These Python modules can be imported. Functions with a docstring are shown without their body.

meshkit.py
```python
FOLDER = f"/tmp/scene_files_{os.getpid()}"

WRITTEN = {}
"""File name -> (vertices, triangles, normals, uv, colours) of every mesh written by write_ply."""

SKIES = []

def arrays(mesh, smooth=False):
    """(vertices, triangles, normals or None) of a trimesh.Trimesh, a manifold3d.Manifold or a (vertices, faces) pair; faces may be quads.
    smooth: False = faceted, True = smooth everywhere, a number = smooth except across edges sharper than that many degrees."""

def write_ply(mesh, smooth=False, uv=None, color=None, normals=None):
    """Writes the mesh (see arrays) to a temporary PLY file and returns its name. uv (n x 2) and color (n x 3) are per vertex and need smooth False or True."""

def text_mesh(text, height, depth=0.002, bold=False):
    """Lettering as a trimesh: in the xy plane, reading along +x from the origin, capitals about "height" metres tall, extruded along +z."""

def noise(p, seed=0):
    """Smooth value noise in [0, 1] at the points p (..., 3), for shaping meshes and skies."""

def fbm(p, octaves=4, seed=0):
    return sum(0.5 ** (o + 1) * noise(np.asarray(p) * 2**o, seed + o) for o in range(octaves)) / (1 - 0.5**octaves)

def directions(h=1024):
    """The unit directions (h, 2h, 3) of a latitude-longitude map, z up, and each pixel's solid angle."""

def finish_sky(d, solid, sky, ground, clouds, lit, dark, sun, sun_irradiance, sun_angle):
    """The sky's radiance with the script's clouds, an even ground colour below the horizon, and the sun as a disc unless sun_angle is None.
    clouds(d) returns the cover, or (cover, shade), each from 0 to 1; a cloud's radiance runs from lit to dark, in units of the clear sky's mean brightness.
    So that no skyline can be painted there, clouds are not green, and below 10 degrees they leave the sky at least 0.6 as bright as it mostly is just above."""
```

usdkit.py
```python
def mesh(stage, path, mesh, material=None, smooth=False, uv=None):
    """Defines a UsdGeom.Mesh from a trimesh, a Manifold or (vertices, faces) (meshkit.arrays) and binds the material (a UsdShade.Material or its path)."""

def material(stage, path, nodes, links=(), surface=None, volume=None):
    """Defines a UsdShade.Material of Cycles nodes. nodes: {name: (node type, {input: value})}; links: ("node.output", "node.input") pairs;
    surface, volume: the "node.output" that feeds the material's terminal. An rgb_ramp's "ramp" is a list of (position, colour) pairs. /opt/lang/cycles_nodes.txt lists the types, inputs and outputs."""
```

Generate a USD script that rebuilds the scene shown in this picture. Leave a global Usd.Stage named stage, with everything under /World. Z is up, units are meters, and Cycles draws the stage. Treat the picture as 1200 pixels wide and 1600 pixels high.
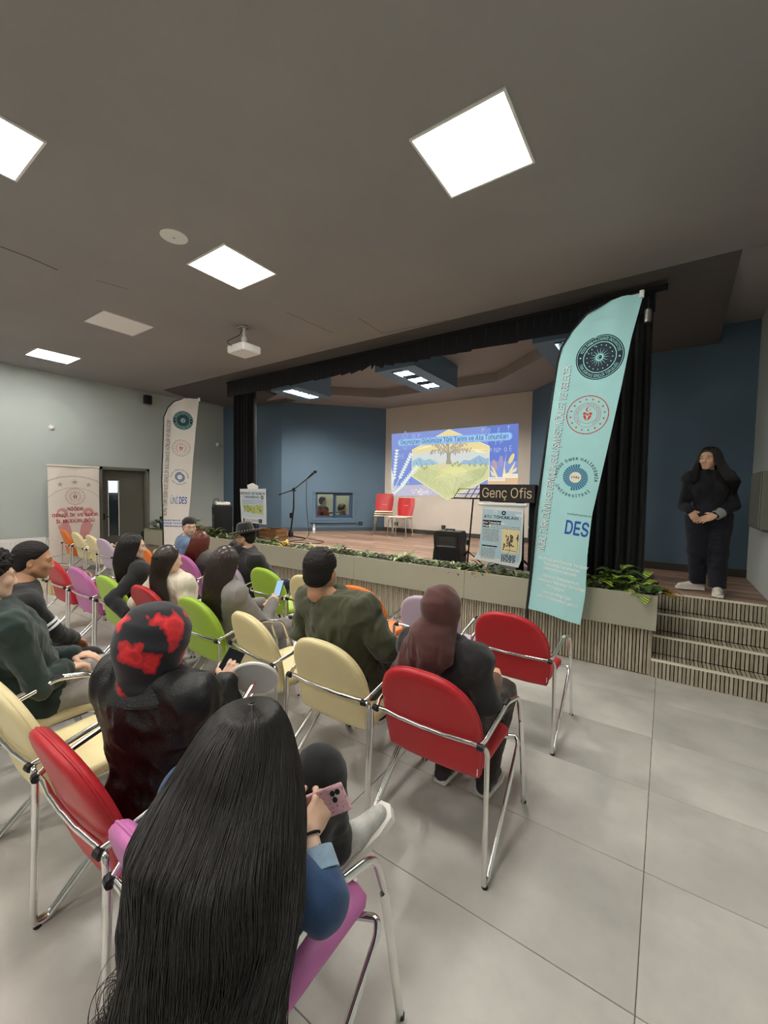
import math, random
import numpy as np
import trimesh
import usdkit, meshkit
from pxr import Usd, UsdGeom, UsdLux, Gf, Sdf, Vt
from shapely.geometry import Polygon, Point, LineString, box as sbox
from shapely import affinity
from shapely.ops import unary_union
from trimesh.creation import extrude_polygon

stage = Usd.Stage.CreateInMemory()
UsdGeom.SetStageUpAxis(stage, UsdGeom.Tokens.z)
UsdGeom.SetStageMetersPerUnit(stage, 1.0)
UsdGeom.Xform.Define(stage, '/World')
rng = np.random.default_rng(7)
random.seed(7)

# ------------------------------------------------------------------ camera (ultra wide phone lens, portrait)
F_PX, EYE = 641.79, 1.70
YAW, PITCH, ROLL = np.radians([-34.514, -2.802, 1.007])
CF = np.array([math.sin(YAW) * math.cos(PITCH), math.cos(YAW) * math.cos(PITCH), math.sin(PITCH)])
_r = np.array([math.cos(YAW), -math.sin(YAW), 0.0])
_u = np.cross(_r, CF)
CR = math.cos(ROLL) * _r + math.sin(ROLL) * _u
CU = -math.sin(ROLL) * _r + math.cos(ROLL) * _u
CAM = np.array([0, 0, EYE])
cam = UsdGeom.Camera.Define(stage, '/World/camera')
_m = np.eye(4)
_m[0, :3], _m[1, :3], _m[2, :3], _m[3, :3] = CR, CU, -CF, CAM
cam.AddTransformOp().Set(Gf.Matrix4d(*_m.ravel().tolist()))
cam.CreateHorizontalApertureAttr(24.0)
cam.CreateVerticalApertureAttr(32.0)
cam.CreateFocalLengthAttr(24.0 * F_PX / 1200)
cam.CreateClippingRangeAttr(Gf.Vec2f(0.03, 200))
cam.CreateExposureAttr(1.32)

LAMP = 13.0
SPOT = 230.0          # radiance of the little stage spots

# a dim neutral sky outside, only to be seen through nothing: the hall is closed
dome = UsdLux.DomeLight.Define(stage, '/World/sky')
dome.CreateIntensityAttr(0.25)
dome.CreateColorAttr(Gf.Vec3f(0.9, 0.95, 1.0))

# ------------------------------------------------------------------ helpers
def ray(px, py):
    return CR * (px - 600) / F_PX - CU * (py - 800) / F_PX + CF
def ay(px, py, Y):
    d = ray(px, py); return CAM + d * (Y / d[1])
def ax(px, py, X):
    d = ray(px, py); return CAM + d * (X / d[0])
def az(px, py, Z):
    d = ray(px, py); return CAM + d * ((Z - EYE) / d[2])
def c(r, g, b):
    v = np.array([r, g, b]) / 255.0
    return tuple(np.where(v <= 0.04045, v / 12.92, ((v + 0.055) / 1.055) ** 2.4).tolist())

MATS = {}
def mat(name, col, rough=0.5, metal=0.0, var=0.0, vscale=6.0, bump=0.0, bscale=60.0, sheen=0.0, coat=0.0, spec=0.5, emit=None, estr=0.0, stretch=None, sss=0.0, attr=None):
    if name in MATS: return MATS[name]
    n = {'p': ('principled_bsdf', {'base_color': col, 'roughness': rough, 'metallic': metal, 'specular_ior_level': spec})}
    P, L = n['p'][1], []
    if sheen: P['sheen_weight'] = sheen
    if coat: P['coat_weight'] = coat; P['coat_roughness'] = 0.25
    if sss: P['subsurface_weight'] = sss; P['subsurface_scale'] = 0.006; P['subsurface_radius'] = (1.0, 0.35, 0.2)
    if emit is not None: P['emission_color'] = emit; P['emission_strength'] = estr
    if var or bump: 
        n['t'] = ('texture_coordinate', {})
        src = 't.object'
        if stretch:
            n['m'] = ('mapping', {'scale': stretch}); L.append(('t.object', 'm.vector')); src = 'm.vector'
    if attr:
        n['a'] = ('attribute', {'attribute': attr}); L.append(('a.color', 'p.base_color'))
    elif var:
        n['n'] = ('noise_texture', {'scale': vscale, 'detail': 6.0, 'roughness': 0.6})
        lo = tuple(max(0.0, x * (1 - var)) for x in col); hi = tuple(min(1.0, x * (1 + var)) for x in col)
        n['r'] = ('rgb_ramp', {'ramp': [(0.3, lo), (0.7, hi)]})
        L += [(src, 'n.vector'), ('n.fac', 'r.fac'), ('r.color', 'p.base_color')]
    if bump:
        n['bn'] = ('noise_texture', {'scale': bscale, 'detail': 4.0})
        n['b'] = ('bump', {'strength': bump, 'distance': 0.01})
        L += [(src, 'bn.vector'), ('bn.fac', 'b.height'), ('b.normal', 'p.normal')]
    MATS[name] = usdkit.material(stage, '/World/Looks/' + name, n, L, surface='p.BSDF')
    return MATS[name]

def glow(name, col, s):
    if name in MATS: return MATS[name]
    MATS[name] = usdkit.material(stage, '/World/Looks/' + name, {'e': ('emission', {'color': col, 'strength': s})}, [], surface='e.emission')
    return MATS[name]

USED = {}
def numbered(parent, name):
    k = (parent, name); n = USED.get(k, 0); USED[k] = n + 1
    return name if n == 0 else f'{name}_{n:03d}'
def setdata(prim, label=None, cat=None, group=None, kind=None):
    for k, v in (('label', label), ('category', cat), ('group', group), ('kind', kind)):
        if v: prim.SetCustomDataByKey(k, v)
class T:
    """a thing, part or sub-part in the tree: an Xform at loc or, with a mesh, one Mesh"""
    def __init__(s, path, prim): s.path, s.prim = path, prim
def thing(name, label=None, cat=None, loc=(0, 0, 0), rz=0.0, group=None, kind=None, parent='/World'):
    path = parent + '/' + numbered(parent, name)
    x = UsdGeom.Xform.Define(stage, path)
    x.AddTranslateOp().Set(Gf.Vec3d(*map(float, loc)))
    if rz: x.AddRotateZOp().Set(math.degrees(rz))
    setdata(x.GetPrim(), label, cat, group, kind)
    t = T(path, x.GetPrim()); t.loc = np.array(loc, float); t.rz = rz
    return t
def part(t, name, mesh, m, smooth=35, label=None, kind=None, colors=None, world=False):
    """a Mesh under t (T or '/World'); world=True: the mesh is given in world coordinates"""
    pp = t.path if isinstance(t, T) else t
    path = pp + '/' + numbered(pp, name)
    if world and isinstance(t, T):
        mesh = to_local(t, mesh)
    if colors is not None:
        pr = usdkit.mesh(stage, path, mesh, m, smooth=True)
        UsdGeom.PrimvarsAPI(pr).CreatePrimvar('tint', Sdf.ValueTypeNames.Color3fArray, 'vertex').Set(Vt.Vec3fArray.FromNumpy(np.asarray(colors, np.float32)))
    else:
        pr = usdkit.mesh(stage, path, mesh, m, smooth=smooth)
    setdata(pr.GetPrim(), label, None, None, kind)
    q = T(path, pr.GetPrim())
    if isinstance(t, T): q.loc, q.rz = getattr(t, 'loc', np.zeros(3)), getattr(t, 'rz', 0.0)
    return q
def single(name, mesh, m, label=None, cat=None, group=None, kind=None, smooth=35):
    q = part('/World', name, mesh, m, smooth, label, kind)
    setdata(q.prim, None, cat, group)
    return q
def to_local(t, mesh):
    mesh = mesh.copy(); v = mesh.vertices - t.loc
    cz, sz = math.cos(-t.rz), math.sin(-t.rz)
    mesh.vertices = np.c_[v[:, 0] * cz - v[:, 1] * sz, v[:, 0] * sz + v[:, 1] * cz, v[:, 2]]
    return mesh
def clone(src, loc, rz, label, group=None, cat=None):
    """a copy of a thing with all its parts"""
    was = src.prim.GetCustomData(); base = src.path.split('/')[-1].rstrip('0123456789').rstrip('_')
    path = '/World/' + numbered('/World', base)
    x = UsdGeom.Xform.Define(stage, path)
    x.GetPrim().GetReferences().AddInternalReference(src.path)
    x.GetPrim().SetInstanceable(True)
    x.ClearXformOpOrder()
    x = UsdGeom.Xformable(x.GetPrim())
    x.GetPrim().GetAttribute('xformOp:translate').Set(Gf.Vec3d(*map(float, loc)))
    ops = [x.GetPrim().GetAttribute('xformOp:translate')]
    order = ['xformOp:translate']
    if not x.GetPrim().GetAttribute('xformOp:rotateZ').IsValid():
        x.GetPrim().CreateAttribute('xformOp:rotateZ', Sdf.ValueTypeNames.Float, False)
    x.GetPrim().GetAttribute('xformOp:rotateZ').Set(float(math.degrees(rz)))
    order.append('xformOp:rotateZ')
    x.CreateXformOpOrderAttr().Set(order)
    setdata(x.GetPrim(), label, cat or was.get('category'), group or was.get('group'))
    t = T(path, x.GetPrim()); t.loc = np.array(loc, float); t.rz = rz
    return t

# ---- shapes
def cat(*ms): 
    ms = [m for m in ms if m is not None and len(m.faces)]
    return trimesh.util.concatenate(ms) if len(ms) > 1 else ms[0]
def bx(x0, x1, y0, y1, z0, z1):
    m = trimesh.creation.box((x1 - x0, y1 - y0, z1 - z0)); m.apply_translation(((x0 + x1) / 2, (y0 + y1) / 2, (z0 + z1) / 2)); return m
def rbx(sx, sy, sz, r=0.01, center=(0, 0, 0), n=3):
    """rounded box: a plan outline with round corners, its top and bottom edges chamfered round too"""
    r = min(r, sx / 2.01, sy / 2.01, sz / 2.01)
    a = np.linspace(0, math.pi / 2, n + 1)
    rings = []
    for t in a[::-1]: rings.append((r * (1 - math.cos(t)), -sz / 2 + r * (1 - math.sin(t))))
    rings = [(r * (1 - math.sin(t)), -sz / 2 + r * (1 - math.cos(t))) for t in a] + [(r * (1 - math.cos(t)), sz / 2 - r * (1 - math.sin(t))) for t in a]
    V = []
    for ins, z in rings:
        hx, hy, rr = sx / 2 - r, sy / 2 - r, r - ins
        for q, (cx, cy) in enumerate(((hx, hy), (-hx, hy), (-hx, -hy), (hx, -hy))):
            for t in a: V.append((cx + rr * math.cos(t + q * math.pi / 2), cy + rr * math.sin(t + q * math.pi / 2), z))
    k = 4 * (n + 1); V = np.array(V).reshape(-1, k, 3)
    m = loft(V); m.apply_translation(center); return m
def loft(V, closed=True, caps=True):
    """rings (n, k, 3) joined into a skin; closed rings; caps fan"""
    V = np.asarray(V, float); n, k = V.shape[:2]
    i, j = np.meshgrid(np.arange(n - 1), np.arange(k if closed else k - 1), indexing='ij')
    j2 = (j + 1) % k
    q = np.stack([i * k + j, i * k + j2, (i + 1) * k + j2, (i + 1) * k + j], -1).reshape(-1, 4)
    f = np.vstack([q[:, [0, 1, 2]], q[:, [0, 2, 3]]]); v = V.reshape(-1, 3)
    if caps and closed:
        c0, c1 = len(v), len(v) + 1
        v = np.vstack([v, V[0].mean(0), V[-1].mean(0)])
        a = np.arange(k); b = (a + 1) % k
        f = np.vstack([f, np.c_[np.full(k, c0), b, a], np.c_[np.full(k, c1), (n - 1) * k + a, (n - 1) * k + b]])
    return trimesh.Trimesh(v, f, process=False)
def fillet(P, r, n=6):
    P = [np.array(p, float) for p in P]; out = [P[0]]
    rr = r if np.ndim(r) else [r] * len(P)
    for i in range(1, len(P) - 1):
        a, b, d = P[i - 1], P[i], P[i + 1]
        u, w = a - b, d - b; lu, lw = np.linalg.norm(u), np.linalg.norm(w); u /= lu; w /= lw
        ang = math.acos(np.clip(u @ w, -1, 1))
        t = min(rr[i] / max(math.tan(ang / 2), 1e-3), lu * 0.49, lw * 0.49)
        p0, p1 = b + u * t, b + w * t
        for s in np.linspace(0, 1, n): out.append((1 - s) ** 2 * p0 + 2 * s * (1 - s) * b + s * s * p1)
    out.append(P[-1]); return np.array(out)
def tube(P, r, sides=10, flat=None, up=None):
    """a swept tube; r one radius or one per point; flat=(a, b) scales the section across and along UP"""
    P = np.asarray(P, float); n = len(P)
    t = np.gradient(P, axis=0); t /= np.linalg.norm(t, axis=1, keepdims=True) + 1e-12
    a0 = np.array(up if up is not None else ([0, 0, 1.0] if abs(t[0][2]) < 0.9 else [1.0, 0, 0]), float)
    A = []
    for k in range(n):
        a0 = a0 - t[k] * (a0 @ t[k])
        if np.linalg.norm(a0) < 1e-6: a0 = np.cross(t[k], [0.3, 0.5, 0.8])
        a0 /= np.linalg.norm(a0); A.append(a0)
        if up is not None: a0 = np.array(up, float)
    A = np.array(A); B = np.cross(t, A); th = np.arange(sides) * 2 * math.pi / sides
    fa, fb = flat or (1, 1); R = np.broadcast_to(r, (n,))[:, None, None]
    V = P[:, None] + R * (np.cos(th)[None, :, None] * A[:, None] * fa + np.sin(th)[None, :, None] * B[:, None] * fb)
    return loft(V)
def lathe(prof, sides=24, center=(0, 0, 0)):
    th = np.arange(sides) * 2 * math.pi / sides
    V = np.array([[(r * math.cos(a), r * math.sin(a), z) for a in th] for r, z in prof]); m = loft(V); m.apply_translation(center); return m
def frame_to(m, o, ex, ey, ez=None):
    """puts a mesh drawn in x, y, z into the frame ex, ey, ez at o"""
    ex, ey = np.array(ex, float), np.array(ey, float)
    ez = np.cross(ex, ey) if ez is None else np.array(ez, float)
    m = m.copy(); m.vertices = np.array(o) + m.vertices[:, :1] * ex + m.vertices[:, 1:2] * ey + m.vertices[:, 2:3] * ez
    if np.linalg.det(np.stack([ex, ey, ez])) < 0: m.invert()
    return m
def flat(geom, z=0.0):
    """a shapely shape as a flat mesh facing +z"""
    out = []
    for g in getattr(geom, 'geoms', [geom]):
        if g.is_empty or g.geom_type != 'Polygon' or g.area < 1e-9: continue
        m = extrude_polygon(g, 0.01, engine='earcut')
        k = m.face_normals[:, 2] > 0.5
        out.append(trimesh.Trimesh(m.vertices * [1, 1, 0], m.faces[k], process=False))
    m = cat(*out); m.remove_unreferenced_vertices(); m.apply_translation((0, 0, z)); return m
_GL = {}
def glyph(ch, bold=False):
    if (ch, bold) not in _GL:
        m = meshkit.text_mesh(ch, 1.0, 0.01, bold)
        k = m.face_normals[:, 2] > 0.5
        m = trimesh.Trimesh(m.vertices * [1, 1, 0], m.faces[k], process=False); m.remove_unreferenced_vertices()
        _GL[(ch, bold)] = m
    return _GL[(ch, bold)]
def text(s, h, bold=False, align='l', cond=1.0, track=0.13, slant=0.0):
    """flat lettering facing +z, baseline at y = 0, capitals h tall"""
    x, out = 0.0, []
    for ch in s:
        if ch == ' ': x += 0.36; continue
        g = glyph(ch, bold).copy(); w = g.bounds[1][0] - g.bounds[0][0]
        g.apply_translation((x - g.bounds[0][0], 0, 0)); x += w + track; out.append(g)
    m = cat(*out); m.vertices *= (h * cond, h, 1)
    if slant: m.vertices[:, 0] += m.vertices[:, 1] * slant
    w = m.bounds[1][0]
    m.apply_translation((-w if align == 'r' else -w / 2 if align == 'c' else 0, 0, 0)); return m
def arc_text(s, h, r, mid, span=None, bold=False, inside=False, track=0.16):
    """lettering around a circle: mid = angle (degrees, counter-clockwise from +x) of the middle; inside=True reads along the bottom"""
    gs, x = [], 0.0
    for ch in s:
        if ch == ' ': x += 0.42; continue
        g = glyph(ch, bold).copy(); w = g.bounds[1][0] - g.bounds[0][0]
        g.apply_translation((-g.bounds[0][0] - w / 2, 0, 0)); gs.append((x + w / 2, g)); x += w + track
    k = h if span is None else math.radians(span) * r / x
    out = []
    for p, g in gs:
        off = (p - x / 2) * k / r
        a = math.radians(mid) + (off if inside else -off)
        g = g.copy(); g.vertices *= (min(h, k), h, 1)
        rot = a - math.pi / 2 if not inside else a + math.pi / 2
        if inside: g.apply_translation((0, -h, 0))
        ca, sa = math.cos(rot), math.sin(rot); v = g.vertices
        g.vertices = np.c_[v[:, 0] * ca - v[:, 1] * sa + r * math.cos(a), v[:, 0] * sa + v[:, 1] * ca + r * math.sin(a), v[:, 2]]
        out.append(g)
    return cat(*out)
def ring(r0, r1, n=48): return Point(0, 0).buffer(r1, n // 4).difference(Point(0, 0).buffer(r0, n // 4))
def star(r, n=5, q=0.4, rot=90):
    return Polygon([(r * (q if i % 2 else 1) * math.cos(math.radians(rot) + i * math.pi / n), r * (q if i % 2 else 1) * math.sin(math.radians(rot) + i * math.pi / n)) for i in range(2 * n)])
def tr(g, x, y, s=1.0, rot=0.0): return affinity.translate(affinity.rotate(affinity.scale(g, s, s, origin=(0, 0)), rot, origin=(0, 0)), x, y)

# ------------------------------------------------------------------ soft bodies: distance fields turned into one skin
class Field:
    """round cones and ellipsoids melted together; box = (lo, hi), h = cell"""
    def __init__(s, lo, hi, h):
        s.lo = np.array(lo, float); s.h = h
        n = np.ceil((np.array(hi) - s.lo) / h).astype(int) + 1
        s.n = n; s.ax = [(s.lo[i] + h * np.arange(n[i])).astype(np.float32) for i in range(3)]
        s.f = np.full(n, 0.25, np.float32)
    def _win(s, lo, hi, pad):
        a = [int(max(0, math.floor((lo[i] - pad - s.lo[i]) / s.h))) for i in range(3)]
        b = [int(min(s.n[i], math.ceil((hi[i] + pad - s.lo[i]) / s.h) + 1)) for i in range(3)]
        if any(b[i] <= a[i] for i in range(3)): return None
        sl = tuple(slice(a[i], b[i]) for i in range(3))
        X = s.ax[0][sl[0]][:, None, None]; Y = s.ax[1][sl[1]][None, :, None]; Z = s.ax[2][sl[2]][None, None, :]
        return sl, X, Y, Z
    def _put(s, sl, d, k, op):
        g = s.f[sl]
        if op == 'add':
            if k <= 0: s.f[sl] = np.minimum(g, d)
            else:
                hh = np.clip(0.5 + 0.5 * (g - d) / k, 0, 1); s.f[sl] = g * (1 - hh) + d * hh - k * hh * (1 - hh)
        else:
            d = -d
            if k <= 0: s.f[sl] = np.maximum(g, d)
            else:
                hh = np.clip(0.5 - 0.5 * (g - d) / k, 0, 1); s.f[sl] = g * (1 - hh) + d * hh + k * hh * (1 - hh)
    def cone(s, a, b, ra, rb=None, k=0.02, op='add', pad=0.08, sq=None):
        rb = ra if rb is None else rb
        a, b = np.array(a, np.float32), np.array(b, np.float32); R = max(ra, rb)
        w = s._win(np.minimum(a, b) - R, np.maximum(a, b) + R, pad + k)
        if w is None: return s
        sl, X, Y, Z = w; d = b - a; L = float(d @ d) + 1e-9
        px, py, pz = X - a[0], Y - a[1], Z - a[2]
        t = np.clip((px * d[0] + py * d[1] + pz * d[2]) / L, 0, 1)
        dist = np.sqrt((px - t * d[0]) ** 2 + (py - t * d[1]) ** 2 + (pz - t * d[2]) ** 2) - (ra + (rb - ra) * t)
        s._put(sl, dist, k, op); return s
    def ell(s, cen, rad, rot=None, k=0.02, op='add', pad=0.08):
        cen = np.array(cen, np.float32); R = max(rad)
        w = s._win(cen - R, cen + R, pad + k)
        if w is None: return s
        sl, X, Y, Z = w
        P = [X - cen[0], Y - cen[1], Z - cen[2]]
        if rot is not None:
            M = np.asarray(rot, np.float32)   # columns = local axes in world
            P = [P[0] * M[0, i] + P[1] * M[1, i] + P[2] * M[2, i] for i in range(3)]
        k0 = np.sqrt((P[0] / rad[0]) ** 2 + (P[1] / rad[1]) ** 2 + (P[2] / rad[2]) ** 2)
        k1 = np.sqrt((P[0] / rad[0] ** 2) ** 2 + (P[1] / rad[1] ** 2) ** 2 + (P[2] / rad[2] ** 2) ** 2)
        s._put(sl, k0 * (k0 - 1) / np.maximum(k1, 1e-6), k, op); return s
    def chain(s, pts, rad, k=0.02, op='add'):
        rad = np.broadcast_to(rad, (len(pts),))
        for i in range(len(pts) - 1): s.cone(pts[i], pts[i + 1], float(rad[i]), float(rad[i + 1]), k, op)
        return s
    def plane(s, o, n, k=0.0):
        """cut away the side that n points to"""
        n = np.array(n, np.float32); n /= np.linalg.norm(n)
        d = (s.ax[0][:, None, None] - o[0]) * n[0] + (s.ax[1][None, :, None] - o[1]) * n[1] + (s.ax[2][None, None, :] - o[2]) * n[2]
        s.f = np.maximum(s.f, d) if k <= 0 else np.logaddexp(s.f / k, d / k) * k; return s
    def mesh(s, relax=2):
        f = s.f; n = f.shape
        f = np.pad(f, 1, constant_values=0.2); lo = s.lo - s.h; n = f.shape
        inn = f < 0
        c8 = [inn[i:n[0] - 1 + i, j:n[1] - 1 + j, k:n[2] - 1 + k] for i in (0, 1) for j in (0, 1) for k in (0, 1)]
        cnt = sum(x.astype(np.int8) for x in c8); act = (cnt > 0) & (cnt < 8)
        idx = np.full(act.shape, -1, np.int64); cells = np.argwhere(act); idx[act] = np.arange(len(cells))
        acc = np.zeros((len(cells), 3)); num = np.zeros(len(cells))
        I, J, K = cells.T
        corners = [(i, j, k) for i in (0, 1) for j in (0, 1) for k in (0, 1)]
        val = {q: f[I + q[0], J + q[1], K + q[2]] for q in corners}
        for q in corners:
            for axx in range(3):
                if q[axx] == 0:
                    q2 = list(q); q2[axx] = 1; q2 = tuple(q2)
                    a, b = val[q], val[q2]; m = (a < 0) != (b < 0)
                    t = np.where(m, a / np.where(m, a - b, 1), 0)
                    p = np.array(q, float)[None].repeat(len(cells), 0); p[:, axx] += t
                    acc[m] += p[m]; num[m] += 1
        V = lo + s.h * (cells + acc / num[:, None])
        F = []
        for axx in range(3):
            b, d = [(1, 2), (2, 0), (0, 1)][axx]
            sl0 = [slice(None)] * 3; sl1 = [slice(None)] * 3; sl0[axx] = slice(0, -1); sl1[axx] = slice(1, None)
            A, B = inn[tuple(sl0)], inn[tuple(sl1)]
            E = np.argwhere(A != B)
            E = E[(E[:, b] > 0) & (E[:, d] > 0) & (E[:, b] < n[b] - 1) & (E[:, d] < n[d] - 1)]
            o = np.zeros(3, int); ob, od = o.copy(), o.copy(); ob[b] = 1; od[d] = 1
            g = lambda e: idx[e[:, 0], e[:, 1], e[:, 2]]
            q = np.stack([g(E - ob - od), g(E - od), g(E), g(E - ob)], 1)
            flip = ~A[E[:, 0], E[:, 1], E[:, 2]]
            q[flip] = q[flip][:, ::-1]; F.append(q)
        F = np.vstack(F); F = F[(F >= 0).all(1)]
        F = np.vstack([F[:, [0, 1, 2]], F[:, [0, 2, 3]]])
        m = trimesh.Trimesh(V, F, process=False)
        if relax: soften(m, relax)
        return m
def soften(m, it=2, lam=0.5):
    e = m.edges_unique; v = np.array(m.vertices); deg = np.bincount(e.ravel(), minlength=len(v))[:, None] + 1e-9
    for i in range(it):
        for l in (lam, -lam * 1.02):
            s = np.zeros_like(v); np.add.at(s, e[:, 0], v[e[:, 1]]); np.add.at(s, e[:, 1], v[e[:, 0]])
            v = v + l * (s / deg - v)
    m.vertices = v
def vnormals(m):
    v, f = np.array(m.vertices), np.array(m.faces); n = np.zeros_like(v); fn = np.cross(v[f[:, 1]] - v[f[:, 0]], v[f[:, 2]] - v[f[:, 0]])
    for k in range(3): np.add.at(n, f[:, k], fn)
    return n / np.maximum(np.linalg.norm(n, axis=1, keepdims=True), 1e-12)
def rumple(m, amp, freq, stretch=(1, 1, 1), seed=0, ridge=True, mask=None):
    """cloth folds: the skin moved along its normals by stretched noise"""
    P = np.array(m.vertices) * np.array(stretch) * freq
    w = meshkit.noise(P + meshkit.noise(P * 0.5, seed + 5)[:, None] * 1.5, seed)
    w = 0.5 - np.abs(w - 0.5) * 2 if ridge else w - 0.5
    w = w + 0.4 * (meshkit.noise(P * 2.3, seed + 1) - 0.5)
    if mask is not None: w = w * mask(np.array(m.vertices))
    m.vertices = np.array(m.vertices) + vnormals(m) * (amp * w)[:, None]; return m
def rotz(a): return np.array([[math.cos(a), -math.sin(a), 0], [math.sin(a), math.cos(a), 0], [0, 0, 1.0]])
def rotx(a): return np.array([[1.0, 0, 0], [0, math.cos(a), -math.sin(a)], [0, math.sin(a), math.cos(a)]])
def roty(a): return np.array([[math.cos(a), 0, math.sin(a)], [0, 1.0, 0], [-math.sin(a), 0, math.cos(a)]])
def bounds_of(pts, pad):
    p = np.array(pts); return p.min(0) - pad, p.max(0) + pad
def curves(t, name, strands, w0, w1, m, label=None):
    """hair as curves: strands a list of (n, 3) arrays"""
    pp = t.path; path = pp + '/' + numbered(pp, name)
    b = UsdGeom.BasisCurves.Define(stage, path)
    P = np.vstack(strands); n = [len(s) for s in strands]
    b.CreatePointsAttr(Vt.Vec3fArray.FromNumpy(P.astype(np.float32))); b.CreateCurveVertexCountsAttr(Vt.IntArray(n))
    b.CreateTypeAttr('linear')
    w = np.concatenate([np.linspace(w0, w1, k) for k in n])
    b.CreateWidthsAttr(Vt.FloatArray.FromNumpy(w.astype(np.float32))); b.SetWidthsInterpolation('vertex')
    from pxr import UsdShade
    UsdShade.MaterialBindingAPI.Apply(b.GetPrim()).Bind(m)
    setdata(b.GetPrim(), label); return b

# ------------------------------------------------------------------ the hall
XL, XR, YB, HC, SZ, YF = -10.03, 0.86, -5.0, 3.91, 0.70, 4.60
M_floor = mat('floor_tile', c(204, 200, 193), rough=0.42, var=0.17, vscale=2.0, bump=0.05, bscale=25)
M_floor2 = mat('floor_tile_b', c(198, 194, 187), rough=0.42, var=0.19, vscale=1.6, bump=0.05, bscale=25)
M_joint = mat('floor_joint', c(120, 112, 103), rough=0.9)
M_ceil = mat('ceiling_paint', c(153, 149, 147), rough=0.85, var=0.06, vscale=0.8, bump=0.03, bscale=30)
M_ceil_d = mat('stage_ceiling_paint', c(150, 143, 137), rough=0.85, var=0.05, vscale=1.0)
M_wall = mat('grey_wall_paint', c(186, 194, 190), rough=0.7, var=0.03, vscale=1.0, bump=0.03, bscale=120)
M_blue = mat('blue_wall_paint', c(92, 116, 136), rough=0.65, var=0.05, vscale=1.0, bump=0.03, bscale=120)
M_screen = mat('screen_wall_paint', c(214, 206, 196), rough=0.7)
M_dark = mat('dark_trim', c(70, 66, 60), rough=0.6)
M_black = mat('black_plastic', c(22, 22, 23), rough=0.45)
M_blackm = mat('black_matt', c(14, 14, 16), rough=0.85)
M_white = mat('white_plastic', c(238, 236, 231), rough=0.5)
M_chrome = mat('chrome', (0.82, 0.81, 0.79), rough=0.16, metal=1.0)
M_steel = mat('brushed_steel', (0.55, 0.54, 0.52), rough=0.35, metal=1.0)
M_planter = mat('planter_paint', c(168, 165, 146), rough=0.6, var=0.02, vscale=2.0)
M_slat = [mat('slat_%d' % i, c(*q), rough=0.6, var=0.18, vscale=9, stretch=(6, 6, 1)) for i, q in enumerate(((178, 168, 148), (164, 154, 134), (188, 178, 158)))]
M_felt = mat('slat_felt', c(42, 38, 33), rough=0.95)
M_plank = [mat('plank_%d' % i, c(*q), rough=0.5, var=0.22, vscale=6, stretch=(1, 14, 14), coat=0.1) for i, q in enumerate(((150, 122, 104), (136, 108, 92), (160, 132, 114), (124, 100, 86)))]
M_metal_edge = mat('nosing_metal', c(236, 229, 212), rough=0.4, metal=0.0)
M_door = mat('door_paint', c(92, 90, 80), rough=0.6)
M_frame = mat('door_frame_paint', c(116, 114, 102), rough=0.55)

def struct(name, label=None, cat_=None, loc=(0, 0, 0)):
    return thing(name, label, cat_, loc, kind='structure')
S = {'kind': 'structure'}

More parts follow.
